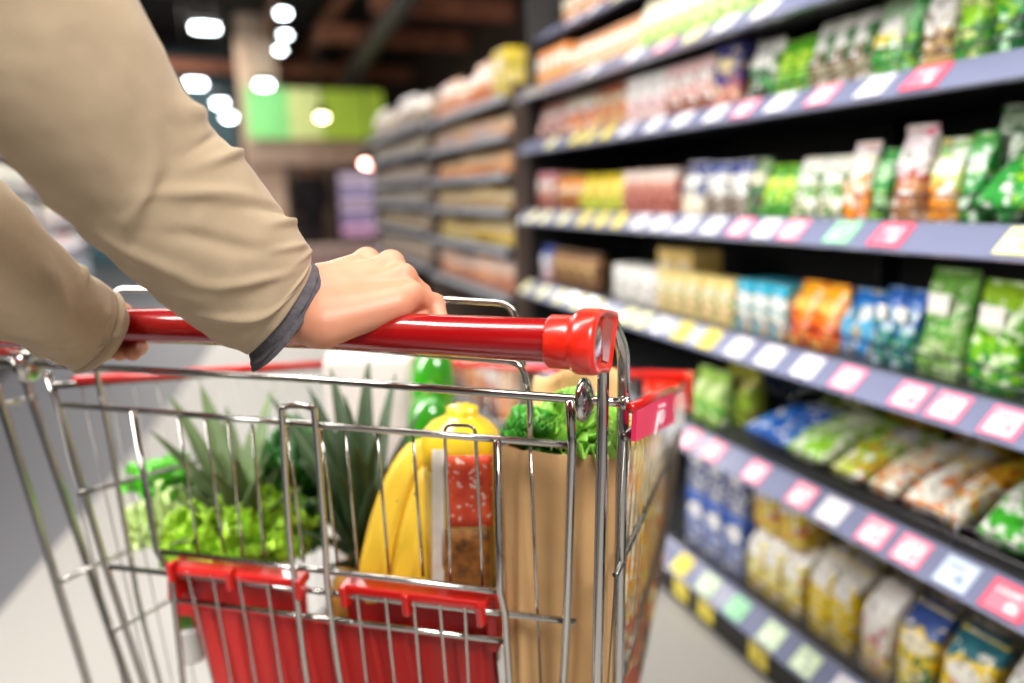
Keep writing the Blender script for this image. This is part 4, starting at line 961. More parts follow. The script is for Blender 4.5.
# bananas
ban_m = None
m, nt, b = new_mat('banana_skin'); tc = N(nt, 'ShaderNodeTexCoord'); n1 = N(nt, 'ShaderNodeTexNoise', Scale=9.0, Detail=4.0); L(nt, tc.outputs['Object'], n1.inputs['Vector'])
n2 = N(nt, 'ShaderNodeTexNoise', Scale=90.0, Detail=2.0); L(nt, tc.outputs['Object'], n2.inputs['Vector'])
col = mix_(nt, n1.outputs[0], lin('#e0a818'), lin('#f8d848')); col = mix_(nt, math_(nt, 'GREATER_THAN', n2.outputs[0], .70), col, lin('#7a5418'))
L(nt, col, b.inputs['Base Color']); b.inputs['Roughness'].default_value = .42; ban_m = m
stem_m = simple('banana_stem', '#9a8a2c', .6, var=.3)
def banana(pts, r, label):
    P = spline(pts, 7); n = len(P); rs_ = []
    for i in range(n):
        t = i / (n - 1); rs_.append(r * min(1, .42 + 3.4 * t) * min(1, .3 + 4.2 * (1 - t)))
    o = MB(); T = [unit(P[min(i + 1, n - 1)] - P[max(i - 1, 0)]) for i in range(n)]; N0 = unit(np.cross(T[0], fwd)); rings = []
    for i in range(n):
        N0 = unit(N0 - T[i] * (N0 @ T[i])); B0 = np.cross(T[i], N0)
        rings.append([P[i] + rs_[i] * (1 + .07 * math.cos(5 * a)) * (math.cos(a) * N0 + math.sin(a) * B0) for a in [2 * PI * k / 30 for k in range(30)]])
    o.grid(rings, closed_v=True, cap0=True, cap1=True)
    ob = o.build('banana', ban_m, origin=P[-1]); tag(ob, label, 'banana', 'bananas of the bunch')
    s = MB(); s.tube([P[1], P[0], P[0] - T[0] * .02], [rs_[1] * 1.02, rs_[0] * .98, r * .36], 12); so = s.build('stem', stem_m, ob)
    s = MB(); s.tube([P[-1] - T[-1] * .002, P[-1] + T[-1] * .006], [rs_[-1] * .9, rs_[-1] * .5], 10); s.build('tip', simple('banana_tip', '#3a2a14', .7), ob)
banana([W(441, 440, .80), W(412, 466, .785), W(392, 510, .775), (W(379, 560, .775)), W(374, 612, .79)], .0205, 'outermost banana of the bunch beside the dark pineapple leaves')
banana([W(447, 444, .80), W(433, 480, .775), W(419, 525, .765), W(410, 570, .765), W(408, 615, .78)], .0195, 'banana nearest the bread bag, lower in the bunch')
banana([W(445, 440, .83), W(424, 470, .83), W(404, 520, .825), W(394, 570, .825), W(392, 615, .83)], .0195, 'banana half hidden behind the other two of the bunch')

# bread bag
BD = (G(466, 640) - CAM) @ fwd + .078
bx0 = W(466, 600, BD); yellow_f = simple('yellow_bag_film', '#eec424', .3, var=.12, vscale=20, coat=.5, bump=.3, bscale=30)
clear_f = simple('pale_bag_film', '#ccae58', .25, var=.25, vscale=18, coat=.6, bump=.4, bscale=40)
crust = simple('bread_crust', '#86541c', .55, var=.75, vscale=70, bump=.6, bscale=60)
m, nt, b = new_mat('red_bread_label'); tc = N(nt, 'ShaderNodeTexCoord'); n1 = N(nt, 'ShaderNodeTexNoise', Scale=38.0, Detail=3.0); L(nt, tc.outputs['Object'], n1.inputs['Vector'])
r = N(nt, 'ShaderNodeValToRGB'); e = r.color_ramp.elements; e[0].position = .35; e[0].color = lin('#cc2e0c'); e[1].position = .72; e[1].color = lin('#f0643a'); L(nt, n1.outputs[0], r.inputs[0]); n9 = N(nt, 'ShaderNodeTexNoise', Scale=150.0, Detail=2.0); L(nt, tc.outputs['Object'], n9.inputs['Vector']); L(nt, mix_(nt, math_(nt, 'GREATER_THAN', n9.outputs[0], .63), r.outputs[0], lin('#f6d8c8')), b.inputs['Base Color']); b.inputs['Roughness'].default_value = .45
red_lab = m
vX = unit(ray(512 + 100, 341.5) - ray(512, 341.5)); vX = unit(np.array([vX[0], vX[1], 0])); vY = unit(np.array([fwd[0], fwd[1], 0]))
zb_ = W(466, 655, BD)[2]; bb = np.array([bx0[0], bx0[1], zb_])
bt = empty('bread_bag', bb, 'bagged loaf with yellow gathered top and red label, beside the bananas', 'bread')
def zof(y, x=466, d=BD): return W(x, y, d)[2]
def bagring(zz, hw, hd, e=.45, off=0, n=36, ph=0, cr=.0):
    c = np.array([bb[0], bb[1], zz]) + vX * off; R2 = []
    for i in range(n):
        a = 2 * PI * i / n; cx, cy = math.cos(a), math.sin(a); k = 1 + cr * math.sin(7 * a + ph)
        R2.append(c + vX * math.copysign(abs(cx) ** e, cx) * hw * k + vY * math.copysign(abs(cy) ** e, cy) * hd * k)
    return R2
hw = .0365 * BD / .745
g = MB(); g.grid([bagring(zb_ + .002, hw * .96, .036), bagring(zof(600), hw * 1.0, .038), bagring(zof(560), hw, .038, cr=.006), bagring(zof(500), hw * .98, .038, cr=.008, ph=1), bagring(zof(455), hw * .98, .036, cr=.01, ph=2), bagring(zof(440), hw * .96, .034, cr=.012)], closed_v=True, cap0=True, cap1=True)
g.build('bag_body', clear_f, bt)
g = MB(); g.grid([bagring(zof(449), hw * 1.02, .037, .6), bagring(zof(432), hw * 1.06, .038, .75, cr=.01), bagring(zof(420), hw * 1.02, .036, .85, cr=.02), bagring(zof(411), hw * .78, .030, .9, cr=.03), bagring(zof(404), hw * .46, .018, 1, cr=.06, off=.002), bagring(zof(400), hw * .40, .015, 1, cr=.08, off=.003), bagring(zof(396), hw * .42, .015, 1, cr=.1, off=.003), bagring(zof(393.5), hw * .30, .011, 1, cr=.1, off=.003)], closed_v=True, cap0=True, cap1=True)
g.build('gathered_top', yellow_f, bt)
def facing_panel(x0, x1, y0, y1, mat, nm, out=.0395, curve=0.0, n=8):
    """printed panel following the loaf's flat face"""
    g = MB(); P = []
    for j in range(7):
        row = []
        for i in range(n + 1):
            p = onP(x0 + (x1 - x0) * i / n, y0 + (y1 - y0) * j / 6, bb - vY * out, vY); q = (p - bb) @ vX / hw
            row.append(p + vY * (.004 * abs(q) ** 3 + curve) + vY * .0006 * math.sin(9 * i + 5 * j))
        P.append(row)
    Q = [[p + vY * .0012 for p in r] for r in P]
    g.grid([r + q[::-1] for r, q in zip(P, Q)], closed_v=True, cap0=True, cap1=True); g.build(nm, mat, bt)
facing_panel(447, 492, 456, 527, red_lab, 'red_label')
facing_panel(442, 490, 530, 620, crust, 'loaf_window')
facing_panel(432, 444, 450, 600, simple('white_side_strip', '#d8d0c4', .3, var=.12, vscale=40, coat=.5), 'white_strip', .0398)
facing_panel(493, 499, 452, 600, simple('yellow_side_strip', '#d8b030', .3, var=.3, vscale=40, coat=.5), 'yellow_strip', .0385)

# paper bag with lettuce
m, nt, b = new_mat('kraft_paper'); tc = N(nt, 'ShaderNodeTexCoord'); n1 = N(nt, 'ShaderNodeTexNoise', Scale=14.0, Detail=6.0); L(nt, tc.outputs['Object'], n1.inputs['Vector'])
col = mix_(nt, n1.outputs[0], lin('#b88e5c'), lin('#d4aa76')); L(nt, col, b.inputs['Base Color']); b.inputs['Roughness'].default_value = .75
vo = N(nt, 'ShaderNodeTexVoronoi', Scale=26.0); L(nt, tc.outputs['Object'], vo.inputs['Vector']); k = N(nt, 'ShaderNodeBump', Strength=.25, Distance=.004); L(nt, vo.outputs[0], k.inputs['Height']); L(nt, k.outputs[0], b.inputs['Normal'])
kraft = m
gl, gr = G(501, 450, .035), G(609, 455, .035)
pc = (gl + gr) / 2; pw = np.linalg.norm((gr - gl) @ R_) / 2; ztop = pc[2]; zbt = floor_z(pc) + .0
pb = empty('paper_bag', np.array([pc[0], pc[1], zbt]) + F_ * .045, 'brown kraft paper bag with lettuce on top, by the trolley\'s near corner', 'paper bag')
def pring(zz, w, d0, d1, wav, ins=0.0, n=24):
    """rectangular ring with creased sides; d0 near face, d1 far face"""
    c = np.array([pc[0], pc[1], zz]); out = []
    for a, b_, nn in (((-1, 0), (1, 0), n), ((1, 0), (1, 1), 8), ((1, 1), (-1, 1), n), ((-1, 1), (-1, 0), 8)):
        for i in range(nn):
            t = i / nn; u = a[0] + (b_[0] - a[0]) * t; v = a[1] + (b_[1] - a[1]) * t
            x = u * (w - ins); y = d0 + ins + v * (d1 - d0 - 2 * ins)
            if nn == 8: x += -math.copysign(.010 * math.sin(PI * t), u)
            else: y += -.006 * math.exp(-((u + .72 + .12 * math.sin(6 * zz)) / .09) ** 2) + .005 * math.exp(-((u - .3 - .1 * math.sin(9 * zz)) / .12) ** 2) + wav * math.sin(5 * u + 20 * zz) * .5 + wav * math.sin(2.3 * u - 9 * zz)
            out.append(c + R_ * x + F_ * y)
    return out
g = MB(); rings = [pring(zbt + (ztop - zbt) * t, pw * (1 - .04 * (1 - t)), 0, .095, .0040) for t in np.linspace(0, 1, 16)]
inner = [pring(zbt + (ztop - zbt) * t, pw * (1 - .04 * (1 - t)), 0, .095, .0040, .0014) for t in np.linspace(1, .05, 10)]
g.grid(rings + inner, closed_v=True, cap0=True, cap1=True); g.build('bag_body', kraft, pb)
# raised crumpled far lip
g = MB(); P = []
for j in range(7):
    t = j / 6; P.append([np.array([pc[0], pc[1], ztop - .02 + .075 * t]) + R_ * (u * pw) + F_ * (.088 + .006 * math.sin(4 * u + 5 * t) + .01 * t + .004 * math.sin(11 * u)) + Z_ * (.012 * math.sin(3 * u + 1) * t) for u in np.linspace(-1, 1, 22)])
Q = [[p + F_ * .0012 for p in r] for r in P]; g.grid([r + q[::-1] for r, q in zip(P, Q)], closed_v=True, cap0=True, cap1=True); g.build('raised_lip', kraft, pb)
lt1 = simple('light_lettuce_leaf', '#8cc84a', .35, var=.35, vscale=30, bump=.25, bscale=90)
lt2 = simple('green_lettuce_leaf', '#3f9a28', .35, var=.3, vscale=30, bump=.25, bscale=90)
c1 = pc + F_ * .05 + R_ * .012 - Z_ * .012
leafy('lettuce', 'light green lettuce sticking out of the brown paper bag', 'lettuce', c1, (.034, .034, .034), 60, lt1, 21, (.025, .04), (.03, .042), -.2, .2)
c2 = pc + F_ * .035 - R_ * .030 - Z_ * .010
leafy('herb_bunch', 'dark green leaf bunch at the paper bag\'s edge beside the lettuce', 'herbs', c2, (.018, .022, .024), 22, lt2, 22, (.02, .03), (.026, .034), -.1, .1)

# white carton and green pepper at the far end of the basket
c = W(372, 405, 1.17); cz0 = c[2] - .28
wm = simple('white_paper_pack', '#c4bab6', .6, var=.06, vscale=14, bump=.15, bscale=20)
wt = empty('white_carton', np.array([c[0], c[1], cz0]), 'plain white pack standing behind the dark pineapple crown', 'carton')
hz = W(372, 353, 1.17)[2]
g = MB(); ah = .068
g.obox(np.array([c[0], c[1], (cz0 + hz) / 2]), vX * ah, vY * .03, Z_ * ((hz - cz0) / 2), bev=.006); g.build('pack_body', wm, wt)
g = MB(); g.obox(np.array([c[0], c[1], hz]) + vX * .02, vX * (ah + .018), vY * .012, Z_ * .005, bev=.002); g.build('folded_top', simple('white_fold', '#dcd8d6', .4), wt)
g = MB(); g.obox(np.array([c[0], c[1], (cz0 + hz) / 2]) + vX * (ah + .0005) - vY * .03, vX * .003, vY * .003, Z_ * ((hz - cz0) / 2 * .98)); g.build('side_seam', simple('seam_strip', '#b8c0a0', .5), wt)
def pepper_sd(c0):
    def f(P):
        d = ell_sd(P, c0 + Z_ * .028, (.03, .03, .036))
        for k in range(4):
            a = 2 * PI * k / 4 + .4; d = smin(d, ell_sd(P, c0 + np.array([math.cos(a) * .014, math.sin(a) * .014, .0]), (.022, .022, .05)), .008)
        return d
    return f
pg = simple('pepper_skin', '#2c8a14', .15, var=.35, vscale=14, coat=.8)
for q, (px, py, lab_) in enumerate([(434, 388, 'glossy green pepper on top, beside the white pack'), (430, 436, 'second glossy green pepper, below the first and behind the bananas')]):
    c0 = W(px, py, 1.08 if q == 0 else 1.05)
    V, Fc = surf_nets(pepper_sd(c0), c0 - .075, c0 + .085, .005)
    mb = MB(); mb.add(V, Fc); o = mb.build('green_pepper', pg, origin=c0 - Z_ * .05); tag(o, lab_, 'pepper', 'green peppers')
    s = MB(); s.tube(spline([c0 + Z_ * .058, c0 + Z_ * .068, c0 + Z_ * .078 + vX * .006], 4), [.006] * 9, 10); s.build('stem', simple('pepper_stem', '#6a8a3a', .6), o)
# orange and yellow packs along the right flank
pmz = pack_mat('#f4d060', '#f8b428', '#f08030', '#fff0b0', '#ffe840', seed=91, rough=.4)
pmz2 = pack_mat('#f0c080', '#f09438', '#e05a38', '#ffe8b8', '#ffc830', seed=92, rough=.4)
for i, (f_, h_, mt, lb) in enumerate([(.16, .35, pmz, 'yellow and orange pouch against the trolley\'s near flank, next to the paper bag'), (.30, .36, pmz2, 'orange pouch against the near flank, ahead of the yellow one'), (.44, .33, pmz, 'yellow orange pouch third along the near flank, under the pink sign'), (.56, .30, pmz2, 'orange pouch at the front corner under the red corner cap')]):
    t = f_ / .65; rr_ = toK(lerp(RRt, FRt, t))[0] - .060; p = K(rr_, f_, 0); zf = floor_z(p)
    o = make_pack('pouch', .135, h_, .06, mt, True); o.location = (p[0], p[1], zf)
    o.rotation_euler = (0, 0, math.atan2(R_[1], R_[0]) + PI); tag(o, lb, 'pouch')
o = make_pack('bag', .13, .22, .06, pack_mat('#b89870', '#a88858', '#987448', '#d8b848', '#8a7a70', seed=95, rough=.5), True)
p = W(545, 420, 1.05); p = K(toK(p)[0], .46, 0); o.location = (p[0], p[1], floor_z(p)); o.rotation_euler = (0, 0, math.atan2(F_[1], F_[0])); tag(o, 'tan brown pack near the front rim behind the paper bag', 'pack')
# ------------------------------------------------------------------ the person pushing the trolley
def skin_mat():
    m, nt, b = new_mat('skin'); tc = N(nt, 'ShaderNodeTexCoord')
    n1 = N(nt, 'ShaderNodeTexNoise', Scale=45.0, Detail=4.0); L(nt, tc.outputs['Object'], n1.inputs['Vector'])
    n2 = N(nt, 'ShaderNodeTexNoise', Scale=600.0, Detail=2.0); L(nt, tc.outputs['Object'], n2.inputs['Vector'])
    L(nt, mix_(nt, n1.outputs[0], lin('#c47e60'), lin('#d99a7c')), b.inputs['Base Color']); b.inputs['Roughness'].default_value = .48
    b.inputs['Subsurface Weight'].default_value = .12; b.inputs['Subsurface Radius'].default_value = (.012, .004, .002); b.inputs['Subsurface Scale'].default_value = .6
    k = N(nt, 'ShaderNodeBump', Strength=.12, Distance=.0006); L(nt, n2.outputs[0], k.inputs['Height']); L(nt, k.outputs[0], b.inputs['Normal']); return m
skin = skin_mat()
def hand_sd(J, rad):
    """J: named joints in the world. metacarpals, palm, knuckles, fingers and thumb"""
    def f(P):
        d = cone_sd(P, J['w0'], J['wi'], rad['w0'], rad['w'])
        d = smin(d, cone_sd(P, J['w1'], J['wu'], rad['w0'], rad['w']), .02)
        for k in 'imrp':
            d = smin(d, cone_sd(P, J[k + '0'], J[k + '1'], rad['c'], rad['k'] * .86), .010)
        d = smin(d, cone_sd(P, J['h0'], J['h1'], rad['h'], rad['h'] * .72), .016)
        d = smin(d, cone_sd(P, J['t0'], J['t1'], rad['h'] * .95, rad['k'] * 1.15), .014)
        for k in 'imrp':
            s = {'i': 1, 'm': 1.03, 'r': .97, 'p': .88}[k] * rad['k']
            d = smin(d, np.linalg.norm(P - J[k + '1'], axis=-1) - s, .007)
            fg = cone_sd(P, J[k + '1'], J[k + '2'], s * .92, s * .84)
            fg = smin(fg, cone_sd(P, J[k + '2'], J[k + '3'], s * .84, s * .76), .003)
            fg = smin(fg, cone_sd(P, J[k + '3'], J[k + '4'], s * .76, s * .62), .003)
            d = smin(d, fg, .0035)
        th = cone_sd(P, J['t1'], J['t2'], rad['k'] * 1.12, rad['k']); th = smin(th, cone_sd(P, J['t2'], J['t3'], rad['k'] * 1.0, rad['k'] * .75), .004)
        return smin(d, th, .006)
    return f
def on_bar(px, ang, r):
    """point around the handle at photo column px: ang 0 = towards the shopper, 90 = top, 180 = front"""
    c = handle_at(px); a = math.radians(ang); return c - F_ * math.cos(a) * r + Z_ * math.sin(a) * r
JR = {'w0': W(262, 290, .592), 'wi': W(310, 291, .594), 'w1': W(268, 310, .586), 'wu': W(314, 320, .579),
      'i0': W(328, 280, .603), 'm0': W(327, 290, .594), 'r0': W(326, 302, .586), 'p0': W(326, 313, .580),
      'i1': W(367, 261, .640), 'm1': W(391, 264, .626), 'r1': W(403, 277, .611), 'p1': W(411, 294, .596),
      'h0': W(326, 324, .569), 'h1': W(396, 306, .585), 't0': W(332, 300, .610), 't1': W(342, 312, .640)}
fr_ = HR + .0095
def fingers(J, cols, offs):
    for k in 'imrp':
        x = cols[k]; J[k + '2'] = on_bar(x, 112 + offs[k], fr_ + .004 + (.003 if k in 'im' else 0)); J[k + '3'] = on_bar(x - 2, 165 + offs[k] * .5, fr_ - .001); J[k + '4'] = on_bar(x - 4, 212, fr_ - .003)
fingers(JR, {'i': 384, 'm': 402, 'r': 418, 'p': 434}, {'i': 14, 'm': 10, 'r': 6, 'p': 0})
JR['p2'] = W(435, 303.5, .612); JR['r2'] = W(421, 294, .628)
JR['t2'] = on_bar(340, 175, fr_); JR['t3'] = on_bar(352, 200, fr_)
RAD = {'w0': .021, 'w': .0205, 'c': .0150, 'k': .0112, 'h': .0175}
fnR = hand_sd(JR, RAD)
pts = np.array(list(JR.values())); V1, F1 = surf_nets(fnR, pts.min(0) - .03, pts.max(0) + .03, .0016)
# other hand: fist closed round the handle, mostly inside its sleeve
cx = 100
def lh(x, ang, r, up_=0): return on_bar(x, ang, r) + Z_ * up_
JL = {'w0': W(50, 292, .61), 'wi': W(84, 316, .66), 'w1': W(40, 306, .61), 'wu': W(74, 330, .66),
      'i0': lh(86, 50, .032), 'm0': lh(80, 46, .032), 'r0': lh(74, 42, .032), 'p0': lh(68, 40, .030),
      'i1': lh(104, 80, .026), 'm1': lh(96, 82, .026), 'r1': lh(88, 80, .026), 'p1': lh(79, 78, .025),
      'h0': lh(72, 50, .034), 'h1': lh(78, 85, .03), 't0': lh(84, 40, .032), 't1': lh(92, 0, .030)}
for k, x in zip('imrp', (113, 101, 89, 77)):
    JL[k + '2'] = on_bar(x - 8, 160, fr_ + .001); JL[k + '3'] = on_bar(x + 8, 240, fr_); JL[k + '4'] = on_bar(x + 19, 288, fr_)
JL['t2'] = on_bar(100, -40, fr_); JL['t3'] = on_bar(106, -75, fr_)
pts = np.array(list(JL.values())); V2, F2 = surf_nets(hand_sd(JL, RAD), pts.min(0) - .03, pts.max(0) + .03, .0024)

# sleeves: rings fitted to the arm, then folds
def arm_rings(spec, n_sub=12):
    """spec: (upper edge px, lower edge px, depth) along the arm; returns centres, radii, in-view perpendicular"""
    c, r = [], []
    for (x0, y0), (x1, y1), z in spec:
        a, b_ = W(x0, y0, z), W(x1, y1, z); c.append((a + b_) / 2); r.append((a - b_) / 2)
    return spline(c, n_sub), spline(r, n_sub)
def sleeve(spec, folds, n_sub, depth_k=.95, nth=120, hollow=.004, seed=0, noise_amp=.0022, tail=None, ksc=1.0):
    cs, rv = arm_rings(spec, n_sub)
    n = len(cs); rings = []; inn = []
    for i in range(n):
        T = unit(cs[min(i + 1, n - 1)] - cs[max(i - 1, 0)]); u = rv[i]; ru = np.linalg.norm(u); w = unit(np.cross(T, u))
        if w @ fwd > 0: w = -w                                 # w points to the viewer's side
        ring = []; ri = []; s = i / (n - 1)
        for k in range(nth):
            a = 2 * PI * k / nth; d = math.cos(a) * unit(u) + math.sin(a) * w
            rad = 1.0
            p = cs[i] + math.cos(a) * u + math.sin(a) * w * ru * depth_k
            disp = 0.0
            for (s0, a0, ang, ln, wd, h) in folds:
                da = math.atan2(math.sin(a - a0), math.cos(a - a0)); x = (s - s0) * 3.4; y = da * .62
                q = x * math.cos(ang) + y * math.sin(ang); v = -x * math.sin(ang) + y * math.cos(ang)
                disp += 1.25 * h * math.exp(-(q / ln) ** 2 - (v / wd) ** 2)
            nz = noise.fractal(Vector(p) * 22 * ksc + Vector((seed, 0, 0)), 1.0, 2.0, 3)
            nz2 = noise.noise(Vector((math.cos(a) * 1.1, math.sin(a) * 1.1, s * 11 + seed + .9 * math.sin(a + 1))))
            disp += noise_amp * nz + noise_amp * .9 * nz2
            ring.append(p + d * disp); ri.append(p + d * (disp - hollow))
        rings.append(ring); inn.append(ri)
    return rings, inn
specR = [((-111, -283), (-289, -127), .365), ((13, -143), (-163, 3), .400), ((88, -70), (-80, 84), .428), ((138, 0), (0, 156), .458), ((194, 104), (56, 206), .496), ((222, 140), (84, 230), .513), ((250, 170), (116, 258), .530),
         ((279, 206), (150, 288), .549), ((300, 232), (186, 315), .565), ((310, 252), (222, 341), .578), ((312, 264), (246, 351), .584)]
foldR = [(.41, .1, 1.9, .30, .05, .005), (.47, .2, 1.9, .25, .04, -.003), (.535, .15, 2.0, .28, .045, .0055), (.68, .3, 2.2, .3, .04, -.004), (.74, .2, 2.2, .22, .035, .005), (.80, .5, 2.3, .25, .035, .004),
         (.87, .35, 2.0, .2, .03, .0028), (.92, .8, 1.7, .25, .03, .0032), (.55, .9, 2.4, .35, .06, .0045), (.66, 1.2, 2.5, .35, .06, -.0035), (.78, 1.3, 2.3, .3, .05, .0035),
         (.45, 1.5, .9, .35, .07, .004), (.6, 2.0, 2.7, .4, .06, .003), (.84, 1.9, 2.4, .3, .05, .003), (.9, 1.5, 2.2, .3, .035, .0025)]
RA, RAi = sleeve(specR, foldR, 14, seed=2)
specL = [((-180, 105), (-260, 235), .53), ((-70, 148), (-148, 290), .545), ((4, 182), (-62, 322), .56), ((40, 226), (4, 341), .585), ((76, 262), (36, 354), .615), ((104, 284), (54, 361), .64), ((122, 300), (68, 364), .655), ((127, 310), (78, 362), .662)]
foldL = [(.55, .6, 1.9, .25, .04, .004), (.68, .9, 2.0, .25, .05, .003), (.8, 1.3, 2.4, .3, .04, .0035), (.80, 1.5, 0, .018, 1.6, -.004), (.84, 1.5, 0, .03, 1.6, .0025), (.45, 1.4, 1.2, .3, .06, .004), (.6, 1.9, 2.2, .3, .05, .003)]
LA, LAi = sleeve(specL, foldL, 10, seed=9, nth=96)
m, nt, b = new_mat('beige_cotton'); tc = N(nt, 'ShaderNodeTexCoord')
n1 = N(nt, 'ShaderNodeTexNoise', Scale=900.0, Detail=2.0); n2 = N(nt, 'ShaderNodeTexNoise', Scale=30.0, Detail=5.0)
for q in (n1, n2): L(nt, tc.outputs['Object'], q.inputs['Vector'])
col = mix_(nt, n2.outputs[0], lin('#aa957a'), lin('#c0ab8f')); col = mix_(nt, math_(nt, 'MULTIPLY', n1.outputs[0], .35), col, lin('#927f64')); L(nt, col, b.inputs['Base Color'])
b.inputs['Roughness'].default_value = .82; b.inputs['Sheen Weight'].default_value = .15; b.inputs['Specular IOR Level'].default_value = .25
k1 = N(nt, 'ShaderNodeBump', Strength=.25, Distance=.0006); L(nt, n1.outputs[0], k1.inputs['Height']); k2 = N(nt, 'ShaderNodeBump', Strength=.35, Distance=.004); L(nt, n2.outputs[0], k2.inputs['Height']); L(nt, k1.outputs[0], k2.inputs['Normal']); L(nt, k2.outputs[0], b.inputs['Normal'])
cotton = m
grey_cuff = simple('grey_knit_cuff', '#575257', .85, var=.25, vscale=160, bump=.5, bscale=500)
trouser = simple('dark_trouser_cloth', '#2a2d36', .85, var=.15, vscale=60)

# body: shoulders, trunk, neck, head and legs stand outside the frame, to the side of the camera
shR = np.mean(RA[0], 0); shL = np.mean(LA[0], 0)
print('sleeve ends', shR.round(2), shL.round(2))
fw0, rg0 = unit(np.array([fwd[0], fwd[1], 0])), unit(np.array([rgt[0], rgt[1], 0]))
axs = R_.copy(); bk = -F_
chest = CAM * np.array([1, 1, 0]) + rg0 * -.62 + fw0 * .41
ws = .17
def B(u, v, z): return chest + axs * u + bk * v + Z_ * z
Rb = np.column_stack([axs, bk, Z_])
def torso_sd(P, grow=0.0):
    d = ell_sd(P, B(0, .0, 1.18), (.165 + grow, .115 + grow, .25 + grow), Rb)
    d = smin(d, ell_sd(P, B(0, .0, .98), (.16 + grow, .12 + grow, .2 + grow), Rb), .06)
    for s in (-1, 1): d = smin(d, cone_sd(P, B(s * .05, .01, 1.38), B(s * .16, .0, 1.345), .06 + grow, .065 + grow), .05)
    return d
armR = [B(.17, -.01, 1.345), shR + np.array([0, 0, .0])]; armL = [B(-.17, -.01, 1.345), shL]
def body_sd(P):
    d = torso_sd(P)
    d = smin(d, cone_sd(P, B(0, .0, 1.40), B(0, -.01, 1.50), .055, .05), .03)
    for a in (armR, armL): d = smin(d, cone_sd(P, a[0], a[1], .05, .042), .03)
    for s in (-1, 1):
        d = smin(d, cone_sd(P, B(s * .085, .0, .90), B(s * .09, -.02, .48), .085, .058), .03)
        d = smin(d, cone_sd(P, B(s * .09, -.02, .48), B(s * .095, .02, .10), .055, .036), .02)
        d = smin(d, cone_sd(P, B(s * .095, .03, .045), B(s * .105, -.16, .03), .042, .030), .02)
    h = ell_sd(P, B(0, -.02, 1.62), (.075, .095, .115), Rb); h = smin(h, ell_sd(P, B(0, -.05, 1.555), (.055, .06, .055), Rb), .03)
    h = smin(h, cone_sd(P, B(0, -.115, 1.625), B(0, -.13, 1.59), .007, .013), .012)
    for s in (-1, 1): h = smin(h, ell_sd(P, B(s * .077, -.01, 1.61), (.012, .022, .032), Rb), .008)
    for s in (-1, 1): h = np.maximum(h, -(np.linalg.norm(P - B(s * .032, -.118, 1.628), axis=-1) - .014))
    for s in (-1, 1): h = np.minimum(h, np.linalg.norm(P - B(s * .032, -.104, 1.628), axis=-1) - .0125)
    h = smin(h, cone_sd(P, B(-.02, -.108, 1.553), B(.02, -.108, 1.553), .007, .007), .006)
    return smin(d, h, .03)
lo = np.minimum(np.minimum(chest - .45, shR - .1), shL - .1); hi = np.maximum(np.maximum(chest + .45, shR + .1), shL + .1); lo[2] = 0.0; hi[2] = 1.78
V3, F3 = surf_nets(body_sd, lo, hi, .012)
# forearms inside the sleeves join hands and trunk
mb = MB(); mb.add(V1, F1); mb.add(V2, F2); mb.add(V3, F3)
for rings, jw, j0 in ((RA, 'R', JR), (LA, 'L', JL)):
    cs = [np.mean(q, 0) for q in rings]; cs = cs[::6]; end = (j0['w0'] + j0['w1']) / 2
    cs = [c for c in cs if (c - end) @ (cs[0] - end) > 0 and np.linalg.norm(c - end) > .05] + [end]
    mb.tube(cs, [.040 - .015 * i / (len(cs) - 1) for i in range(len(cs))], 20)
person = mb.build('person', skin, origin=np.array([chest[0], chest[1], 0]))
tag(person, 'person in a beige jacket with grey cuffs, both hands on the red trolley handle', 'person')
def cloth(rings, inn, name, mat, parent, cap0=False):
    g = MB(); g.grid(list(rings) + list(reversed(inn)), closed_v=True); return g.build(name, mat, parent)
slR = cloth(RA, RAi, 'jacket_sleeve', cotton, person); slL = cloth(LA, LAi, 'jacket_sleeve', cotton, person)
# grey cuff showing past the right sleeve
cu_ = [((297, 246), (226, 332), .577), ((307, 261), (246, 344), .583), ((316.5, 266), (249, 358), .588), ((324.5, 278), (251, 369), .592)]
CR, CRi = sleeve(cu_, [(.7, 1.0, 1.2, .5, .05, .002), (.8, 2.2, 1.6, .4, .05, .002)], 8, seed=4, nth=96, noise_amp=.0012, hollow=.003)
cloth(CR, CRi, 'shirt_cuff', grey_cuff, person)
# stitched hem of the right sleeve
def jacket_sd(P):
    d = torso_sd(P, .022)
    for a in (armR, armL): d = smin(d, cone_sd(P, a[0], a[0] + (a[1] - a[0]) * .45, .072, .062), .04)
    return np.maximum(np.maximum(d, .84 - P[..., 2]), -(np.linalg.norm((P - B(0, -.03, 1.47)) * np.array([1, 1, 1.0]), axis=-1) - .07))
V4, F4 = surf_nets(jacket_sd, lo, hi, .014); g = MB(); g.add(V4, F4); g.build('jacket_body', cotton, person)
def trouser_sd(P):
    d = ell_sd(P, B(0, .0, .93), (.172, .132, .12), Rb)
    for s in (-1, 1):
        d = smin(d, cone_sd(P, B(s * .088, .0, .90), B(s * .092, -.02, .48), .100, .075), .03); d = smin(d, cone_sd(P, B(s * .092, -.02, .48), B(s * .096, .02, .09), .074, .062), .02)
    return np.maximum(d, .075 - P[..., 2])
V5, F5 = surf_nets(trouser_sd, lo, hi, .014); g = MB(); g.add(V5, F5); g.build('trousers', trouser, person)
hair_m = simple('dark_brown_hair', '#2a1c14', .5, var=.3, vscale=80)
def hair_sd(P):
    d = ell_sd(P, B(0, -.01, 1.635), (.086, .104, .118), Rb)
    cut = ((P - B(0, -.07, 1.66)) @ bk) * -1
    return np.maximum(np.maximum(d, -(ell_sd(P, B(0, -.1, 1.58), (.07, .08, .09), Rb))), 1.53 - P[..., 2])
V6, F6 = surf_nets(hair_sd, B(0, 0, 1.63) - .16, B(0, 0, 1.63) + .16, .008); g = MB(); g.add(V6, F6); g.build('hair', hair_m, person)
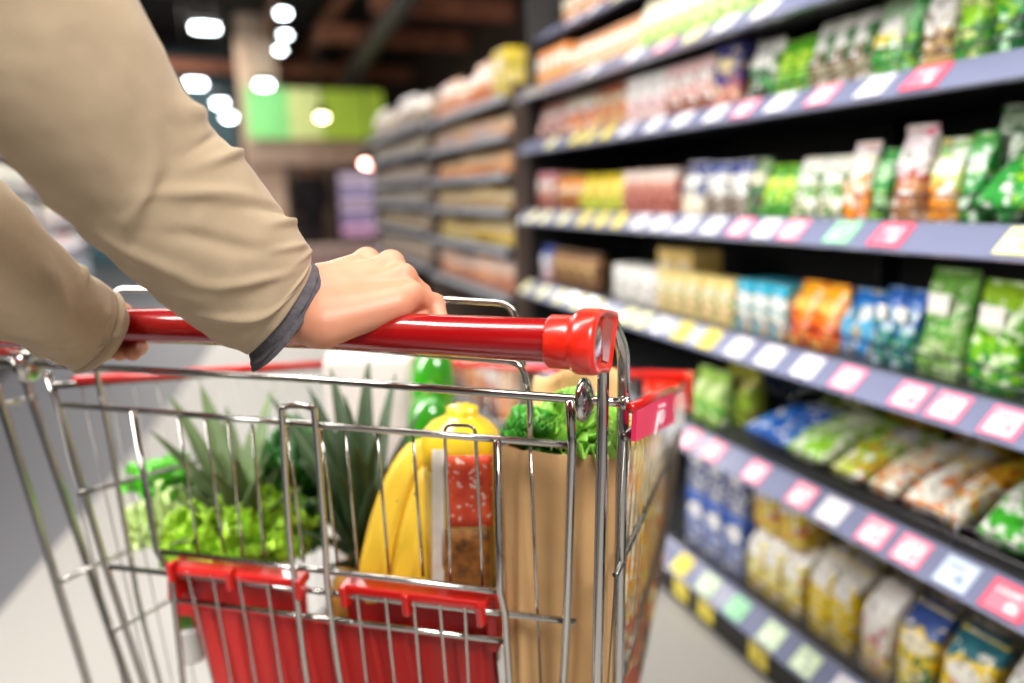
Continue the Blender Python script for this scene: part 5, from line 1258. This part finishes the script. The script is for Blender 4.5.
for s in (-1, 1):
    def shoe_sd(P, s=s): return np.maximum(cone_sd(P, B(s * .095, .035, .052), B(s * .106, -.17, .038), .052, .040), .002 - P[..., 2])
    c = B(s * .1, -.07, .05); V7, F7 = surf_nets(shoe_sd, c - np.array([.2, .2, .06]), c + np.array([.2, .2, .09]), .008); g = MB(); g.add(V7, F7); g.build('shoe', simple('dark_shoe', '#1c1a1a', .5), person)

# far dark-clothed person
pf = onZ(316, 249, 0.02); pf = onY(316, 246, 13.4); ph_ = 1.42 / 1.7
def far_sd(P):
    q = P - np.array([pf[0], pf[1], 0]); S = 1.0
    d = ell_sd(q, (0, 0, 1.15), (.2, .13, .3)); d = smin(d, ell_sd(q, (0, 0, .9), (.17, .13, .18)), .05)
    for s in (-1, 1):
        d = smin(d, cone_sd(q, (s * .2, 0, 1.38), (s * .26, -.02, 1.1), .055, .045), .04); d = smin(d, cone_sd(q, (s * .26, -.02, 1.1), (s * .2, -.16, .92), .045, .036), .02)
        d = smin(d, cone_sd(q, (s * .1, 0, .85), (s * .11, 0, .08), .09, .05), .03); d = smin(d, cone_sd(q, (s * .11, 0, .05), (s * .12, -.13, .04), .045, .035), .02)
    d = smin(d, cone_sd(q, (0, 0, 1.42), (0, -.01, 1.52), .055, .05), .03)
    return smin(d, ell_sd(q, (0, -.01, 1.6), (.078, .095, .115)), .02)
c = np.array([pf[0], pf[1], 0]); V, Fc = surf_nets(far_sd, c + np.array([-.4, -.35, -.02]), c + np.array([.4, .3, 1.76]), .02)
g = MB(); g.add(V, Fc); fp = g.build('person', skin, origin=c); tag(fp, 'person in dark clothes standing at the far end of the aisle', 'person')
def far_coat(P): return np.maximum(np.maximum(far_sd(P) - .015, P[..., 2] - 1.46), .08 - P[..., 2])
V, Fc = surf_nets(far_coat, c + np.array([-.44, -.4, 0]), c + np.array([.44, .34, 1.5]), .02); g = MB(); g.add(V, Fc); g.build('dark_clothing', simple('black_cloth', '#26232a', .8), fp)
def far_hair(P): q = P - c; return np.maximum(ell_sd(q, (0, .012, 1.62), (.09, .105, .12)), -(q[..., 1] + .05 + (q[..., 2] - 1.62) * -.5))
V, Fc = surf_nets(far_hair, c + np.array([-.15, -.15, 1.45]), c + np.array([.15, .16, 1.78]), .014); g = MB(); g.add(V, Fc); g.build('hair', hair_m, fp)

# ------------------------------------------------------------------ light
def area(loc, target, size, power, col=(1, 1, 1), sy=None):
    ld = bpy.data.lights.new('ceiling_and_fill_light', 'AREA'); ld.energy = power * 2.05; ld.color = col; ld.size = size
    if sy: ld.shape = 'RECTANGLE'; ld.size_y = sy
    o = bpy.data.objects.new('ceiling_and_fill_light', ld); C.objects.link(o); o.location = loc
    o.rotation_euler = (Vector(target) - Vector(loc)).to_track_quat('-Z', 'Y').to_euler(); return o
area((.05, .9, 3.6), (.25, .9, 0), .5, 60, (1, .97, .92), 5.0)
area((.5, -1.5, 3.1), (.4, .9, .8), .9, 62, (1, .97, .93))  # unseen light behind the camera, shifted right to fill in the pink sign
area((-1.6, .9, 2.35), (1.1, 1.2, .75), .7, 80, (1, .97, .93), 2.6)  # unseen side fill, added well below the ceiling to brighten the shelf goods
area((-.3, 5.5, 3.6), (0, 5.5, 0), .6, 42, (1, .93, .86), 4.0)
area((-.6, 12, 3.6), (-.6, 12, 0), 1.5, 60, (1, .9, .8), 3.0)
area((.5, 6.8, 3.0), (-1.3, 6.8, .9), .6, 110, (1, .98, .96), 3.0)  # unseen fill added to brighten the goods across the aisle
area((-.4, 15.8, 3.6), (-.4, 15.8, 0), 1.5, 45, (1, .92, .85), 2.0)  # unseen light added to lift the dark far end
w = bpy.data.worlds.new('store_ambient'); bpy.context.scene.world = w; w.use_nodes = True
bg = w.node_tree.nodes['Background']; bg.inputs[0].default_value = (1, .97, .93, 1); bg.inputs[1].default_value = .36
vs = bpy.context.scene.view_settings
bpy.context.scene.display_settings.display_device = 'sRGB'
vs.view_transform = 'Standard'; vs.look = 'None'; vs.exposure = 0.0; vs.gamma = 1.0; vs.use_curve_mapping = False
